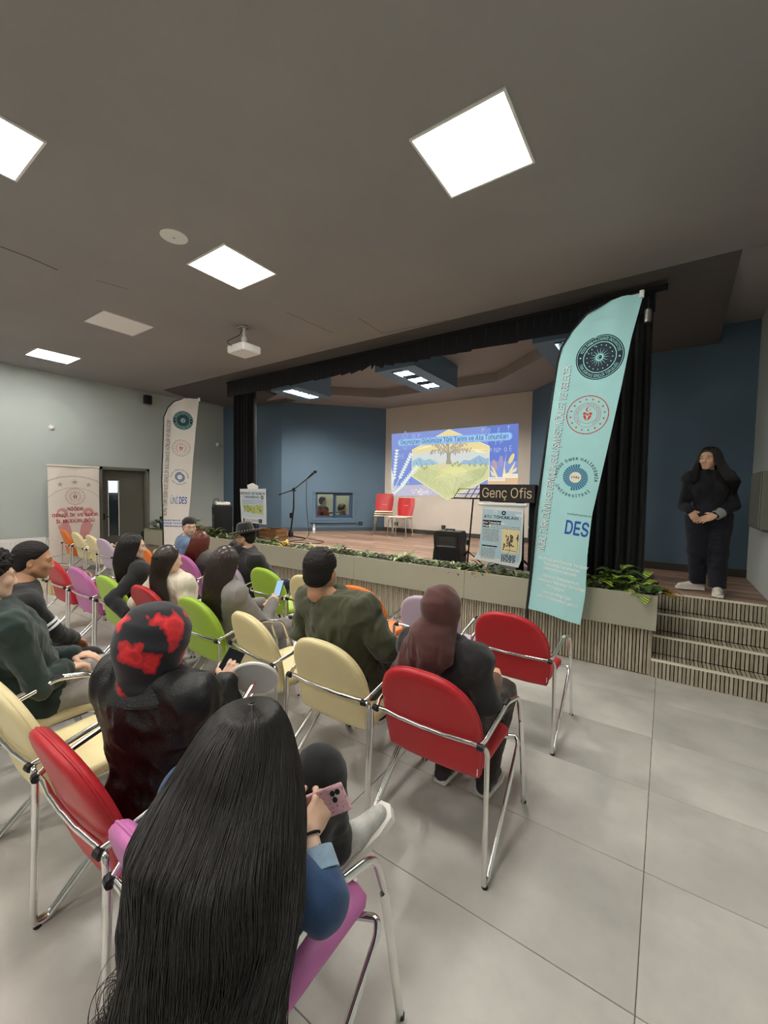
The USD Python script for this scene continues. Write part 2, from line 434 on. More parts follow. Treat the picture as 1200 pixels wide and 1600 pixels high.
# floor: large stoneware tiles with thin joints
fl = struct('floor', 'pale grey concrete-look tile floor of the hall', 'floor')
part(fl, 'screed', bx(XL, XR, YB, YF + 0.1, -0.1, -0.004), M_joint, False)
xs = sorted(set([XL, XR] + [-0.015 + 1.33 * k for k in range(-8, 2) if XL < -0.015 + 1.33 * k < XR]))
ys = [1.525 + 0.628 * k for k in range(-3, 6)]; ys = [y for y in ys if y < YF] + [YF]
g = 0.0016
for a, (x0, x1) in enumerate(zip(xs, xs[1:])):
    for b, (y0, y1) in enumerate(zip(ys, ys[1:])):
        t_ = rbx(x1 - x0 - 2 * g, y1 - y0 - 2 * g, 0.012, 0.0015, ((x0 + x1) / 2, (y0 + y1) / 2, -0.006), n=1)
        part(fl, 'floor_tile', t_, M_floor if (a * 7 + b * 3) % 5 < 3 else M_floor2, 20)
part(fl, 'rear_tiling', bx(XL, XR, YB, ys[0] - g, -0.02, 0), M_floor, False)

# ceiling: flat plaster, a raised bay in front of the stage
ce = struct('ceiling', 'dark grey plaster ceiling of the hall', 'ceiling')
part(ce, 'ceiling_board', bx(XL, XR, YB, 4.88, HC, HC + 0.25), M_ceil, False)
part(ce, 'ceiling_strip', bx(XL, -9.47, 4.88, 6.9, HC, HC + 0.25), M_ceil, False)
part(ce, 'ceiling_strip', bx(0.46, XR, 4.88, 6.9, HC - 0.02, HC + 0.25), M_ceil, False)
def slope(x0, x1, y0, z0, y1, z1, t=0.2):
    m = bx(x0, x1, 0, 1, 0, t); v = np.array(m.vertices); v[:, 2] += np.where(v[:, 1] > 0.5, z1, z0); v[:, 1] = y0 + v[:, 1] * (y1 - y0); m.vertices = v; return m
M_ceil_shade = mat('bay_shade_paint', c(92, 87, 84), rough=0.85)  # shade of the sloping bay put into a darker ceiling colour
part(ce, 'sloping_bay', slope(-9.47, 0.46, 4.88, HC, 5.34, 3.85), M_ceil_shade, False)
part(ce, 'sloping_bay', slope(-0.70, 0.46, 5.34, 3.85, 6.85, 3.66), M_ceil_shade, False)
part(ce, 'sloping_bay', slope(-9.47, -7.30, 5.34, 3.85, 6.85, 3.80), M_ceil_shade, False)
part(ce, 'raised_bay', bx(-9.47, 0.46, 5.35, 8.9, HC + 0.08, HC + 0.25), M_ceil_d, False)
sof = Polygon([(-7.9, 6.5), (-7.7, 6.8), (-5.97, 8.72), (-2.33, 8.72), (-0.62, 6.8), (-0.4, 6.5), (-1.2, 6.2), (-2.75, 7.65), (-5.35, 7.65), (-6.9, 6.1)])
m_ = extrude_polygon(sof, HC + 0.1 - 3.81, engine='earcut'); m_.apply_translation((0, 0, 3.81)); part(ce, 'soffit', m_, M_ceil_d, False)
for P in (((0, 385), (45, 402), (90, 422)), ((448, 488), (485, 505), (520, 520)), ((560, 497), (578, 508), (598, 521)), ((598, 521), (640, 512), (700, 500)), ((150, 438), (200, 452))):
    q = [az(x, y, HC - 0.001) for x, y in P]
    w = 0.010 if P[0][0] < 100 else 0.005
    part(ce, 'plaster_crack', tube(np.array(q), w, 4, flat=(0.15, 1), up=(0, 0, 1)), M_dark, False)

# side walls
wl = struct('wall_left', 'pale blue-grey painted wall with the door', 'wall')
for q in ((YB, 3.84, 0, HC + 0.2), (4.79, 8.9, 0, HC + 0.25), (3.84, 4.79, 2.10, HC + 0.2)):
    part(wl, 'wall_face', bx(XL - 0.18, XL, *q), M_wall, False)
wr = struct('wall_right', 'grey painted wall beside the stage stairs', 'wall')
part(wr, 'wall_face', bx(XR, XR + 0.18, YB, 6.95, -0.1, HC + 0.2), M_wall, False)
wb = struct('wall_rear', 'grey wall behind the audience', 'wall')
part(wb, 'wall_face', bx(XL - 0.18, XR + 0.18, YB - 0.18, YB, -0.1, HC + 0.2), M_wall, False)

# stage walls
def wall_seg(a, b, z0, z1, th=0.12):
    a, b = np.array(a, float), np.array(b, float); d = b - a; L = np.linalg.norm(d); d /= L; nrm = np.array([-d[1], d[0]])
    return frame_to(bx(0, L, 0, th, z0, z1), (a[0], a[1], 0), (d[0], d[1], 0), (nrm[0], nrm[1], 0), (0, 0, 1))
BA, BB = np.array([-7.70, 6.80]), np.array([-5.97, 8.70])
bd = (BB - BA) / np.linalg.norm(BB - BA); bn = np.array([-bd[1], bd[0]]); BL = np.linalg.norm(BB - BA)
ws = struct('wall_stage_left', 'blue angled stage wall with the control room window', 'wall')
W0, W1, WZ0, WZ1 = 0.82, 1.74, 1.03, 1.66      # window hole along the wall
def on_blue(m): return frame_to(m, (BA[0], BA[1], 0), (bd[0], bd[1], 0), (bn[0], bn[1], 0), (0, 0, 1))
for q in ((0, W0, 0.5, HC), (W1, BL, 0.5, HC), (W0, W1, 0.5, WZ0), (W0, W1, WZ1, HC)):
    part(ws, 'wall_face', on_blue(bx(q[0], q[1], 0, 0.12, q[2], q[3])), M_blue, False)
part(ws, 'return_wall', bx(XL, -7.70, 6.80, 6.95, 0.5, HC), M_blue, False)
part(ws, 'skirting', on_blue(bx(0.0, BL, -0.015, 0, SZ, SZ + 0.09)), mat('blue_skirting', c(70, 84, 96), rough=0.6), False)
wk = struct('wall_back', 'off-white projection wall at the back of the stage', 'wall')
part(wk, 'wall_face', bx(-5.97, -2.35, 8.70, 8.85, 0.5, HC), M_screen, False)
part(wk, 'skirting', bx(-5.97, -2.35, 8.685, 8.70, SZ, SZ + 0.10), M_dark, False)
wz = struct('wall_stage_right', 'dark blue stage wall behind the standing woman', 'wall')
part(wz, 'wall_face', wall_seg((-2.35, 8.70), (-0.62, 6.80), 0.5, HC), M_blue, False)
part(wz, 'wall_face', bx(-0.62, XR, 6.80, 6.95, 0.5, HC), M_blue, False)
part(wz, 'skirting', bx(-0.62, XR, 6.785, 6.80, SZ, SZ + 0.10), M_dark, False)
part(wz, 'skirting', frame_to(bx(0, np.hypot(1.73, 1.9), -0.015, 0, SZ, SZ + 0.1), (-2.35, 8.70, 0), np.array([1.73, -1.9, 0]) / np.hypot(1.73, 1.9), np.array([1.9, 1.73, 0]) / np.hypot(1.73, 1.9), (0, 0, 1)), M_dark, False)

# door in the left wall
dr = struct('door_1', 'olive grey door with a narrow glass slit', 'door')
part(dr, 'door_frame', cat(bx(XL - 0.17, XL + 0.012, 3.80, 3.86, 0, 2.14), bx(XL - 0.17, XL + 0.012, 4.77, 4.83, 0, 2.14), bx(XL - 0.17, XL + 0.012, 3.80, 4.83, 2.08, 2.14)), M_frame, False)
lf = bx(XL - 0.15, XL - 0.11, 3.86, 4.77, 0.01, 2.08)
sl_y0, sl_y1 = 4.01, 4.22
part(dr, 'door_leaf', cat(bx(XL - 0.15, XL - 0.11, 3.86, sl_y0, 0.01, 2.08), bx(XL - 0.15, XL - 0.11, sl_y1, 4.77, 0.01, 2.08), bx(XL - 0.15, XL - 0.11, sl_y0, sl_y1, 0.01, 0.62), bx(XL - 0.15, XL - 0.11, sl_y0, sl_y1, 1.84, 2.08)), M_door, False)
M_pane = usdkit.material(stage, '/World/Looks/window_pane', {'t': ('transparent_bsdf', {'color': (0.86, 0.9, 0.9)}), 'g': ('glossy_bsdf', {'color': (1, 1, 1), 'roughness': 0.02}), 'f': ('fresnel', {'IOR': 1.5}), 'm': ('mix_closure', {})},
                         [('f.fac', 'm.fac'), ('t.BSDF', 'm.closure1'), ('g.BSDF', 'm.closure2')], surface='m.closure')
part(dr, 'glass_slit', bx(XL - 0.133, XL - 0.127, sl_y0, sl_y1, 0.62, 1.84), M_pane, False)
part(dr, 'slit_bead', cat(*[bx(XL - 0.108, XL - 0.1, y - 0.008, y + 0.008, 0.61, 1.85) for y in (sl_y0, sl_y1)]), M_white, False)
part(dr, 'door_handle', cat(tube(fillet([(XL - 0.11, 3.92, 1.05), (XL - 0.05, 3.92, 1.05), (XL - 0.05, 4.03, 1.05)], 0.015), 0.009, 8), bx(XL - 0.112, XL - 0.10, 3.90, 3.94, 0.98, 1.12)), M_black)
# corridor beyond the slit
co = struct('corridor', 'small lit corridor behind the door slit', 'corridor')
part(co, 'corridor_wall', cat(bx(-12.6, -12.5, 2.2, 8, 0, 3), bx(-12.6, -10.21, 2.1, 2.2, 0, 3), bx(-12.6, -10.21, 8, 8.1, 0, 3), bx(-12.6, -10.21, 2.1, 8.1, -0.1, 0), bx(-12.6, -10.21, 2.1, 8.1, 3, 3.1)), mat('corridor_paint', c(120, 112, 106), rough=0.8), False)
part(co, 'corridor_window', bx(-12.49, -12.46, 4.2, 7.4, 1.55, 2.9), glow('daylight_pane', (0.62, 0.8, 1.0), 1.1), False)

# stage: plank floor, slatted front, planter trough
sf = struct('stage_floor', 'brown plank floor of the raised stage', 'stage')
part(sf, 'substructure', bx(XL, -0.07, YF + 0.04, 8.9, 0, SZ - 0.02), M_felt, False)
part(sf, 'substructure', bx(-0.07, XR, 5.19, 8.9, 0, SZ - 0.02), M_felt, False)
y, k = 4.97, 0
while y < 8.75:
    w = 0.128
    xb = [XL, XL + 1.1 + (k * 1.37) % 2.2]
    while xb[-1] + 2.4 < XR: xb.append(xb[-1] + 2.4)
    xb.append(XR)
    if XR - xb[-2] < 0.3: xb.pop(-2)
    for i, (a, b) in enumerate(zip(xb, xb[1:])):
        if y < 5.16 and b > -0.07: b = -0.07
        if b - a < 0.05: continue
        part(sf, 'plank', rbx(b - a - 0.003, w - 0.004, 0.02, 0.002, ((a + b) / 2, y + w / 2, SZ - 0.01), n=1), M_plank[(k * 3 + i * 5) % 4], 20)
    y += w; k += 1
sfr = struct('stage_front', 'vertical beige slat cladding along the stage front', 'stage front')
part(sfr, 'felt_backing', bx(XL, -0.07, YF + 0.02, YF + 0.04, 0, 0.5), M_felt, False)
x, n_, rest = -0.083, 0, []
while x > XL + 0.02:
    s_ = bx(x - 0.011, x + 0.011, YF, YF + 0.022, 0.005, 0.48)
    if n_ < 290: part(sfr, 'slat', s_, M_slat[n_ * 7 % 3], False)
    else: rest.append(s_)
    x -= 0.030; n_ += 1
part(sfr, 'slat', cat(*rest), M_slat[0], False, kind='stuff')
part(sfr, 'corner_trim', bx(-0.076, -0.0605, YF - 0.004, 5.19, 0, 0.46), M_slat[1], False)

stp = struct('stage_stairs', 'four slat-clad steps with metal nosings up to the stage', 'stairs')
for i in range(4):
    z0, z1, y0 = 0.175 * i, 0.175 * (i + 1), 4.57 + 0.20 * i
    part(stp, 'step_core', bx(-0.06, XR - 0.001, y0 + 0.014, 5.18, z0, z1 - 0.016), M_felt, False)
    x = -0.045; j = 0
    while x < XR - 0.02:
        part(stp, 'riser_slat', bx(x - 0.011, x + 0.011, y0, y0 + 0.02, z0 + 0.002, z1 - 0.012), M_slat[(j * 5 + i) % 3], False)
        if i < 3: part(stp, 'tread_slat', bx(x - 0.0115, x + 0.0115, y0 + 0.018, y0 + 0.20, z1 - 0.02, z1 - 0.004), M_slat[(j * 5 + i + 1) % 3], False)
        x += 0.030; j += 1
    part(stp, 'nosing', bx(-0.06, XR - 0.05 if i == 3 else XR, y0 - 0.008, y0 + 0.026, z1 - 0.015, z1 + 0.001), M_metal_edge, False)
part(stp, 'stringer', bx(XR - 0.05, XR - 0.001, 5.16, 5.22, 0.52, 0.70), M_planter, False)

pl = thing('planter_trough', 'long olive-grey planter trough along the stage edge', 'planter')
xs = [-9.6, -7.6, -5.6, -3.6, -1.93, -0.03]
for a, b in zip(xs, xs[1:]):
    part(pl, 'trough_panel', rbx(b - a - 0.003, 0.02, 0.33, 0.002, ((a + b) / 2, 4.51, 0.625), n=1), M_planter, 20)
part(pl, 'rear_panel', bx(-9.6, -0.03, 4.93, 4.95, 0.46, 0.79), M_planter, False)
part(pl, 'trough_bottom', bx(-9.6, -0.03, 4.52, 4.93, 0.46, 0.50), M_planter, False)
part(pl, 'end_panel', bx(-0.05, -0.03, 4.52, 4.93, 0.46, 0.79), M_planter, False)
part(pl, 'end_panel', bx(-9.6, -9.58, 4.52, 4.93, 0.46, 0.79), M_planter, False)
part(pl, 'soil', bx(-9.58, -0.05, 4.52, 4.93, 0.50, 0.72), mat('soil', c(48, 38, 28), rough=0.95, bump=0.8, bscale=60, var=0.3, vscale=30), False)

# ------------------------------------------------------------------ ceiling fittings
M_led = glow('led_panel', (1.0, 0.965, 0.905), LAMP)
def panel(x, y, label, lit=True, cat_='ceiling light'):
    t = thing('ceiling_light' if lit else 'ceiling_hatch', label, cat_, (x, y, HC), group=None)
    part(t, 'frame', cat(bx(-0.305, 0.305, -0.305, -0.29, -0.012, 0.0), bx(-0.305, 0.305, 0.29, 0.305, -0.012, 0), bx(-0.305, -0.29, -0.29, 0.29, -0.012, 0), bx(0.29, 0.305, -0.29, 0.29, -0.012, 0)), M_white, False)
    part(t, 'diffuser' if lit else 'cover', bx(-0.29, 0.29, -0.29, 0.29, -0.008, -0.002), M_led if lit else mat('hatch_paint', c(246, 244, 240), rough=0.6), False)
panel(-1.12, 2.58, 'large bright square LED ceiling panel nearest the camera, upper right')
panel(-3.68, 2.60, 'bright square LED ceiling panel beside the round ceiling speaker')
panel(-8.70, 2.64, 'bright square LED ceiling panel farthest away, over the left wall')
panel(-3.68, 0.71, 'bright square LED ceiling panel cut off by the left picture edge')
panel(-6.20, 2.62, 'unlit white square access panel in the dark ceiling', lit=False, cat_='ceiling panel')
for x, y, w in ((-1.12, 0.71, 'above the front audience row'), (-8.70, 0.71, 'near the left wall above the rear row'), (-1.12, -1.6, 'behind the camera on the right'), (-3.68, -1.6, 'behind the camera in the middle'), (-6.20, -1.6, 'behind the camera on the left'), (-3.68, -3.6, 'at the rear of the hall')):
    panel(x, y, 'added unseen square LED ceiling panel ' + w)  # panels out of view, added to light the hall
sp = thing('ceiling_speaker', 'round white flush ceiling speaker beside a light panel', 'ceiling speaker', (-3.67, 2.0, HC))
part(sp, 'rim', lathe([(0.0, -0.004), (0.105, -0.006), (0.112, -0.002), (0.112, 0)][::-1], 32), M_white, 40)
part(sp, 'grille', lathe([(0.0, -0.011), (0.08, -0.009), (0.092, -0.005), (0.092, 0)][::-1], 32), mat('speaker_grille', c(238, 236, 232), rough=0.7), 40)
part(sp, 'centre_screw', lathe([(0, -0.014), (0.012, -0.012), (0.012, -0.008)][::-1], 10), M_steel)

pj = thing('projector', 'white ceiling-mounted projector on a short pole', 'projector', (-4.84, 3.60, HC))
part(pj, 'ceiling_plate', rbx(0.14, 0.14, 0.02, 0.008, (0, 0, -0.01)), M_steel)
part(pj, 'pole', cat(tube([(0, 0, -0.02), (0, 0, -0.20)], 0.022, 12), lathe([(0.03, -0.20), (0.04, -0.18), (0.04, -0.15), (0.03, -0.13)], 14)), M_white)
part(pj, 'bracket', cat(tube([(-0.12, -0.08, -0.25), (0, 0, -0.19), (0.12, 0.08, -0.25)], 0.010, 6), tube([(-0.12, 0.08, -0.25), (0, 0, -0.19), (0.12, -0.08, -0.25)], 0.010, 6)), M_steel)
part(pj, 'body', rbx(0.36, 0.30, 0.11, 0.03, (0, 0, -0.31), n=4), mat('projector_shell', c(244, 242, 238), rough=0.45))
part(pj, 'lens', frame_to(lathe([(0.0, 0.0), (0.03, 0.006), (0.038, 0.02), (0.042, 0.0)][::-1], 20), (0.08, 0.152, -0.31), (1, 0, 0), (0, 0, 1), (0, 1, 0)), M_black)
part(pj, 'vent', cat(*[bx(-0.181, -0.178, -0.09 + 0.02 * i, -0.08 + 0.02 * i, -0.35, -0.27) for i in range(8)]), M_dark, False)
part(pj, 'cable', tube(fillet([(-0.05, -0.14, -0.29), (-0.1, -0.22, -0.25), (-0.03, -0.05, -0.12), (-0.02, 0, -0.01)], 0.06), 0.005, 6), M_black)

cs = thing('wall_loudspeaker', 'small black loudspeaker high on the left wall', 'loudspeaker', (XL + 0.10, 4.77, 3.72))
part(cs, 'cabinet', rbx(0.12, 0.15, 0.2, 0.02), M_black); part(cs, 'bracket', bx(-0.10, -0.05, -0.03, 0.03, -0.02, 0.02), M_black, False)
for yy, zz, lb in ((2.99, 2.85, 'small round white sensor on the wall above the roll-up banner'), (6.62, 2.89, 'small round white sensor on the wall beside the feather flag')):
    t = thing('wall_sensor', lb, 'sensor', (XL, yy, zz))
    part(t, 'base', frame_to(lathe([(0.05, 0), (0.05, 0.02), (0.04, 0.03)], 20), (0, 0, 0), (0, 1, 0), (0, 0, 1), (1, 0, 0)), M_white)
    part(t, 'dome', frame_to(lathe([(0.035, 0.03), (0.03, 0.045), (0.012, 0.055)], 20), (0, 0, 0), (0, 1, 0), (0, 0, 1), (1, 0, 0)), M_white)

# radiator under the left wall
ra = thing('radiator', 'white ribbed panel radiator below the left wall', 'radiator', (XL + 0.07, 2.05, 0.42))
part(ra, 'panel', rbx(0.05, 1.8, 0.56, 0.012), M_white)
part(ra, 'grille', cat(*[bx(-0.03, 0.03, -0.89 + 0.03 * i, -0.878 + 0.03 * i, 0.275, 0.288) for i in range(60)]), M_white, False)
for i in range(44): part(ra, 'rib', rbx(0.012, 0.022, 0.48, 0.005, (0.028, -0.86 + 0.04 * i, -0.01), n=1), M_white, 20)
# little box on the right wall
eb = thing('wall_cabinet', 'grey metal wall cabinet on the right wall by the stairs', 'cabinet', (XR - 0.05, 5.72, 1.68))
part(eb, 'body', rbx(0.10, 0.62, 0.58, 0.008), mat('cabinet_paint', c(112, 112, 100), rough=0.5))
part(eb, 'door', rbx(0.01, 0.58, 0.54, 0.003, (-0.055, 0, 0)), mat('cabinet_paint2', c(122, 122, 110), rough=0.5))

# ------------------------------------------------------------------ flat prints on banners, posters and the projection
class Sheet:
    """a hanging sheet: plane through o, horizontal unit e, vertical up u, cloth waves w(s, z); prints lie on it in layers"""
    def __init__(s, o, e, u=(0, 0, 1), wave=None):
        s.o, s.e, s.u = np.array(o, float), np.array(e, float), np.array(u, float); s.n = np.cross(s.e, s.u); s.wave = wave or (lambda a, b: 0 * a)
    def at(s, px, py):
        d = ray(px, py); k = ((s.o - CAM) @ s.n) / (d @ s.n); q = CAM + d * k - s.o
        return np.array([q @ s.e, q @ s.u])
    def put(s, m, x=0.0, y=0.0, rot=0.0, layer=1, sub=0.0, lift=0.0012):
        m = m.copy()
        if sub: m = m.subdivide_to_size(sub)
        v = np.array(m.vertices); ca, sa = math.cos(rot), math.sin(rot)
        a, b = x + v[:, 0] * ca - v[:, 1] * sa, y + v[:, 0] * sa + v[:, 1] * ca
        w = s.wave(a, b) + layer * lift
        return trimesh.Trimesh(s.o + a[:, None] * s.e + b[:, None] * s.u + w[:, None] * s.n, m.faces, process=False)
    def cloth(s, left, right, nu=16, nv=40, th=0.0015):
        L, R = np.array(left), np.array(right)
        def along(P, n):
            d = np.r_[0, np.cumsum(np.linalg.norm(np.diff(P, axis=0), axis=1))]; t = np.linspace(0, d[-1], n); return np.c_[np.interp(t, d, P[:, 0]), np.interp(t, d, P[:, 1])]
        A, B = along(L, nv), along(R, nv); u = np.linspace(0, 1, nu)
        G = A[:, None] * (1 - u)[None, :, None] + B[:, None] * u[None, :, None]
        a, b = G[..., 0].ravel(), G[..., 1].ravel(); w = s.wave(a, b)
        F = s.o + a[:, None] * s.e + b[:, None] * s.u
        v = np.vstack([F + (w)[:, None] * s.n, F + (w - th)[:, None] * s.n])
        i, j = np.meshgrid(np.arange(nv - 1), np.arange(nu - 1), indexing='ij'); k = (i * nu + j).ravel()
        q = np.stack([k, k + nu, k + nu + 1, k + 1], 1); n = nv * nu
        f = np.vstack([q[:, [0, 1, 2]], q[:, [0, 2, 3]], q[:, [0, 2, 1]] + n, q[:, [0, 3, 2]] + n])
        edge = list(range(nu)) + [r * nu + nu - 1 for r in range(1, nv)] + list(range(nv * nu - 2, (nv - 1) * nu - 1, -1)) + [r * nu for r in range(nv - 2, 0, -1)]
        e0 = np.array(edge); e1 = np.roll(e0, -1); f = np.vstack([f, np.c_[e0, e1, e1 + n], np.c_[e0, e1 + n, e0 + n]])
        m = trimesh.Trimesh(v, f, process=False)
        if m.face_normals[0] @ s.n < 0: m.invert()
        return m
INK = dict(navy=mat('ink_navy', c(28, 46, 64), rough=0.7), teal=mat('ink_teal', c(160, 225, 220), rough=0.7), white=mat('ink_white', c(250, 252, 252), rough=0.7), red=mat('ink_red', c(205, 52, 52), rough=0.7), dred=mat('ink_dark_red', c(150, 70, 72), rough=0.7), orange=mat('ink_orange', c(222, 74, 48), rough=0.7),
           blue=mat('ink_blue', c(40, 92, 180), rough=0.7), fan=mat('ink_fan_blue', c(62, 130, 165), rough=0.7), fan2=mat('ink_fan_blue2', c(74, 118, 172), rough=0.7), dark=mat('ink_dark', c(38, 52, 62), rough=0.7), black=mat('ink_black', c(26, 26, 28), rough=0.7), grey=mat('ink_grey', c(140, 136, 130), rough=0.7), pink=mat('ink_pink', c(218, 160, 158), rough=0.7), sand=mat('ink_sand', c(186, 174, 160), rough=0.7), cream=mat('ink_cream', c(244, 240, 222), rough=0.7))
def crescent(r): return Point(0, 0).buffer(r, 12).difference(Point(r * 0.32, 0).buffer(r * 0.8, 12))
def community_seal(r, inkring, inklight):
    """navy round seal: sunburst, dots, two rings of lettering"""
    o = [('seal_disc', flat(Point(0, 0).buffer(r, 24)), inkring, 1)]
    o.append(('seal_ring', flat(unary_union([ring(r * .93, r * .955, 64), ring(r * .66, r * .70, 64)])), inklight, 2))
    rays = [Polygon([(r * .12 * math.cos(a - .16), r * .12 * math.sin(a - .16)), (r * .44 * math.cos(a), r * .44 * math.sin(a)), (r * .12 * math.cos(a + .16), r * .12 * math.sin(a + .16))]) for a in [2 * math.pi * i / 16 for i in range(16)]]
    dots = [tr(Point(0, 0).buffer(r * .028, 4), r * .54 * math.cos(2 * math.pi * i / 16), r * .54 * math.sin(2 * math.pi * i / 16)) for i in range(16)]
    o.append(('sunburst', flat(unary_union(rays + [ring(r * .10, r * .17, 32)] + dots + [tr(crescent(r * .07), -r * .01, 0), tr(Point(0, 0).buffer(r * .04, 4), r * .81, 0), tr(Point(0, 0).buffer(r * .04, 4), -r * .81, 0)])), inklight, 2))
    o.append(('seal_lettering', cat(arc_text('NİĞDE ÖMER HALİSDEMİR ÜNİVERSİTESİ', r * .12, r * .76, 90, span=150, bold=True), arc_text('TÜRK DÜNYASI GENÇLİK TOPLULUĞU', r * .12, r * .76, 270, span=140, bold=True, inside=True)), inklight, 2))
    return o
def ministry_seal(r, ink, ink2):
    """ring of sixteen stars, lettering ring, crescent over two figures"""
    o = [('seal_ring', flat(unary_union([ring(r * .96, r, 64), ring(r * .62, r * .635, 64), ring(r * .44, r * .455, 64)] + [tr(star(r * .065), r * .80 * math.cos(2 * math.pi * (i + .5) / 16), r * .80 * math.sin(2 * math.pi * (i + .5) / 16)) for i in range(16)])), ink, 1)]
    o.append(('seal_lettering', arc_text('TÜRKİYE CUMHURİYETİ GENÇLİK VE SPOR BAKANLIĞI', r * .085, r * .495, 90, span=300), ink, 1))
    fig = [tr(crescent(r * .11), 0, r * .28), tr(star(r * .04), r * .10, r * .27), tr(Point(0, 0).buffer(r * .075, 8), -r * .14, r * .06), tr(Point(0, 0).buffer(r * .075, 8), r * .14, r * .06)]
    leaf = Polygon([(0, -r * .32), (-r * .13, -r * .2), (-r * .2, -r * .05), (-r * .10, -r * .02), (-r * .05, -r * .10), (-r * .03, -r * .24)])
    tul = Polygon([(0, -r * .06), (-r * .055, 0), (-r * .06, r * .12), (-r * .01, r * .06), (0, r * .0), (r * .02, r * .06), (r * .06, r * .12), (r * .055, 0)])
    o.append(('figures', flat(unary_union([g.buffer(0) for g in fig + [leaf, affinity.scale(leaf, -1, 1, origin=(0, 0)), tul]])), ink2, 1))
    return o
def university_seal(r, inkfan, inktext, inkmid):
    """turning fan of wedges with the founding year, lettering all around"""
    w = []
    for i in range(32):
        a0, a1 = 2 * math.pi * i / 32 + 1.35, 2 * math.pi * (i + .78) / 32 + 1.35
        q = (i % 16) / 16; ro = r * (.66 - .16 * q); ri = r * .24
        w.append(Polygon([(ri * math.cos(a0), ri * math.sin(a0)), (ro * math.cos(a0), ro * math.sin(a0)), (ro * math.cos(a1), ro * math.sin(a1)), (ri * math.cos(a1), ri * math.sin(a1))]))
    o = [('fan', flat(unary_union(w)), inkfan, 1), ('fan_centre', flat(Point(0, 0).buffer(r * .27, 12)), inkmid, 2), ('year', text('1992', r * .10, align='c', bold=True, track=.3).apply_translation((0, -r * .05, 0)), inktext, 3)]
    o.append(('seal_lettering', cat(arc_text('NİĞDE ÖMER HALİSDEMİR', r * .13, r * .86, 85, span=190, bold=True), arc_text('ÜNİVERSİTESİ', r * .13, r * .86, 265, span=115, bold=True, inside=True)), inktext, 1))
    return o
def print_on(t, sh, items, x, y, rot=0.0, sub=0.0, cloth=None):
    for nm, m, ink, ly in items: part(cloth or t, nm, sh.put(m, x, y, rot, ly, sub), ink, False, world=True)

def feather(label, o, e, wave, Lpx, Rpx, spots, look, m_cloth, pole_foot):
    """feather flag: bent pole in a sleeve, cloth, prints"""
    sh = Sheet(o, e, wave=wave)
    L = [sh.at(*q) for q in Lpx]; R = [sh.at(*q) for q in Rpx]
    t = thing('feather_flag', label, 'feather flag', pole_foot)
    cl = part(t, 'flag_cloth', sh.cloth(L, R, 18, 46), m_cloth, True, world=True)
    P = np.array([sh.o + q[0] * sh.e + q[1] * sh.u - 0.004 * sh.n for q in L])
    ft = np.array(pole_foot, float)
    part(t, 'pole', cat(to_local(t, tube(np.vstack([ft + [0, 0, 0.03], P[0], P[1:] + 0.006 * sh.n]), np.linspace(0.016, 0.006, len(P) + 1), 8))), M_black)
    part(t, 'base', cat(lathe([(0.0, 0.0), (0.16, 0.0), (0.16, 0.03), (0.05, 0.05), (0.025, 0.14), (0.0, 0.14)], 24), *[bx(-0.34, 0.34, -0.02, 0.02, 0, 0.014), bx(-0.02, 0.02, -0.25, 0.25, 0, 0.014)]), M_black)
    tip = P[-1]; part(t, 'tip_patch', to_local(t, tube([tip - 0.05 * sh.u + 0.006 * sh.n, tip + 0.01 * sh.u + 0.006 * sh.n], 0.02, 8)), INK['white'])
    for f, px, py, rpx, args in spots:
        x, y = sh.at(px, py); r = (sh.at(px + rpx, py)[0] - sh.at(px - rpx, py)[0]) / 2
        print_on(t, sh, f(r, *args), x, y, look['rot'], 0.05, cl)
    return t, sh, cl
# --- the turquoise flag in front of the stage
def wave_b(a, b): return 0.012 * np.sin(a * 9 + b * 1.5) + 0.010 * np.sin(a * 21 - b * 2.6 + 1) * np.clip((b - 2.2) / 1.0, 0.25, 1) + 0.03 * np.clip(0.75 - b, 0, 1) * np.sin(a * 14)
M_turq = mat('turquoise_flag_cloth', c(174, 228, 229), rough=0.75, var=0.03, vscale=5, sheen=0.2)
LB = [(823.5, 950), (830.5, 889), (839, 793), (852, 700), (859, 652), (871, 567), (877, 543.5), (893, 518), (917, 490), (948, 473), (976, 463), (1003, 456)]
RB = [(906.6, 976.5), (913, 940), (915, 927), (918, 866), (925, 805), (941, 735), (955.7, 672), (972, 600), (986, 530.7), (1005, 461)]
fb, sb, clb = feather('turquoise feather flag with a navy seal leaning in front of the stage', (0, 4.30, 0), (1, 0, 0), wave_b, LB, RB,
    [(community_seal, 936.8, 558, 38, (INK['navy'], INK['teal'])), (ministry_seal, 917.5, 648, 33, (INK['red'], INK['orange'])), (university_seal, 899, 746, 34, (INK['fan'], INK['dark'], INK['cream']))],
    dict(rot=-0.105), M_turq, (-1.13, 4.32, 0))
def lines_on(t, sh, cl, rows, ink, h, rot, **kw):
    for s_, px, py in rows:
        x, y = sh.at(px, py); part(cl, 'lettering', sh.put(text(s_, h, align='c', **kw), x, y, rot, 3, 0.03), ink, False, world=True)
def vertical_on(t, sh, cl, s_, a, b, h, ink, bold=False, shade=None):
    a, b = sh.at(*a), sh.at(*b); d = b - a; m = text(s_, h, bold, slant=0.18); k = np.linalg.norm(d) / m.bounds[1][0]; m.vertices[:, 0] *= k
    if shade is not None:
        m2 = text(s_, h, True, slant=0.18); m2.vertices[:, 0] *= np.linalg.norm(d) / m2.bounds[1][0]
        part(cl, 'lettering_outline', sh.put(m2, a[0] + .004, a[1] - .003, math.atan2(d[1], d[0]), 1.5, 0.03), shade, False, world=True)
    part(cl, 'vertical_lettering', sh.put(m, a[0], a[1], math.atan2(d[1], d[0]), 5, 0.03), ink, False, world=True)
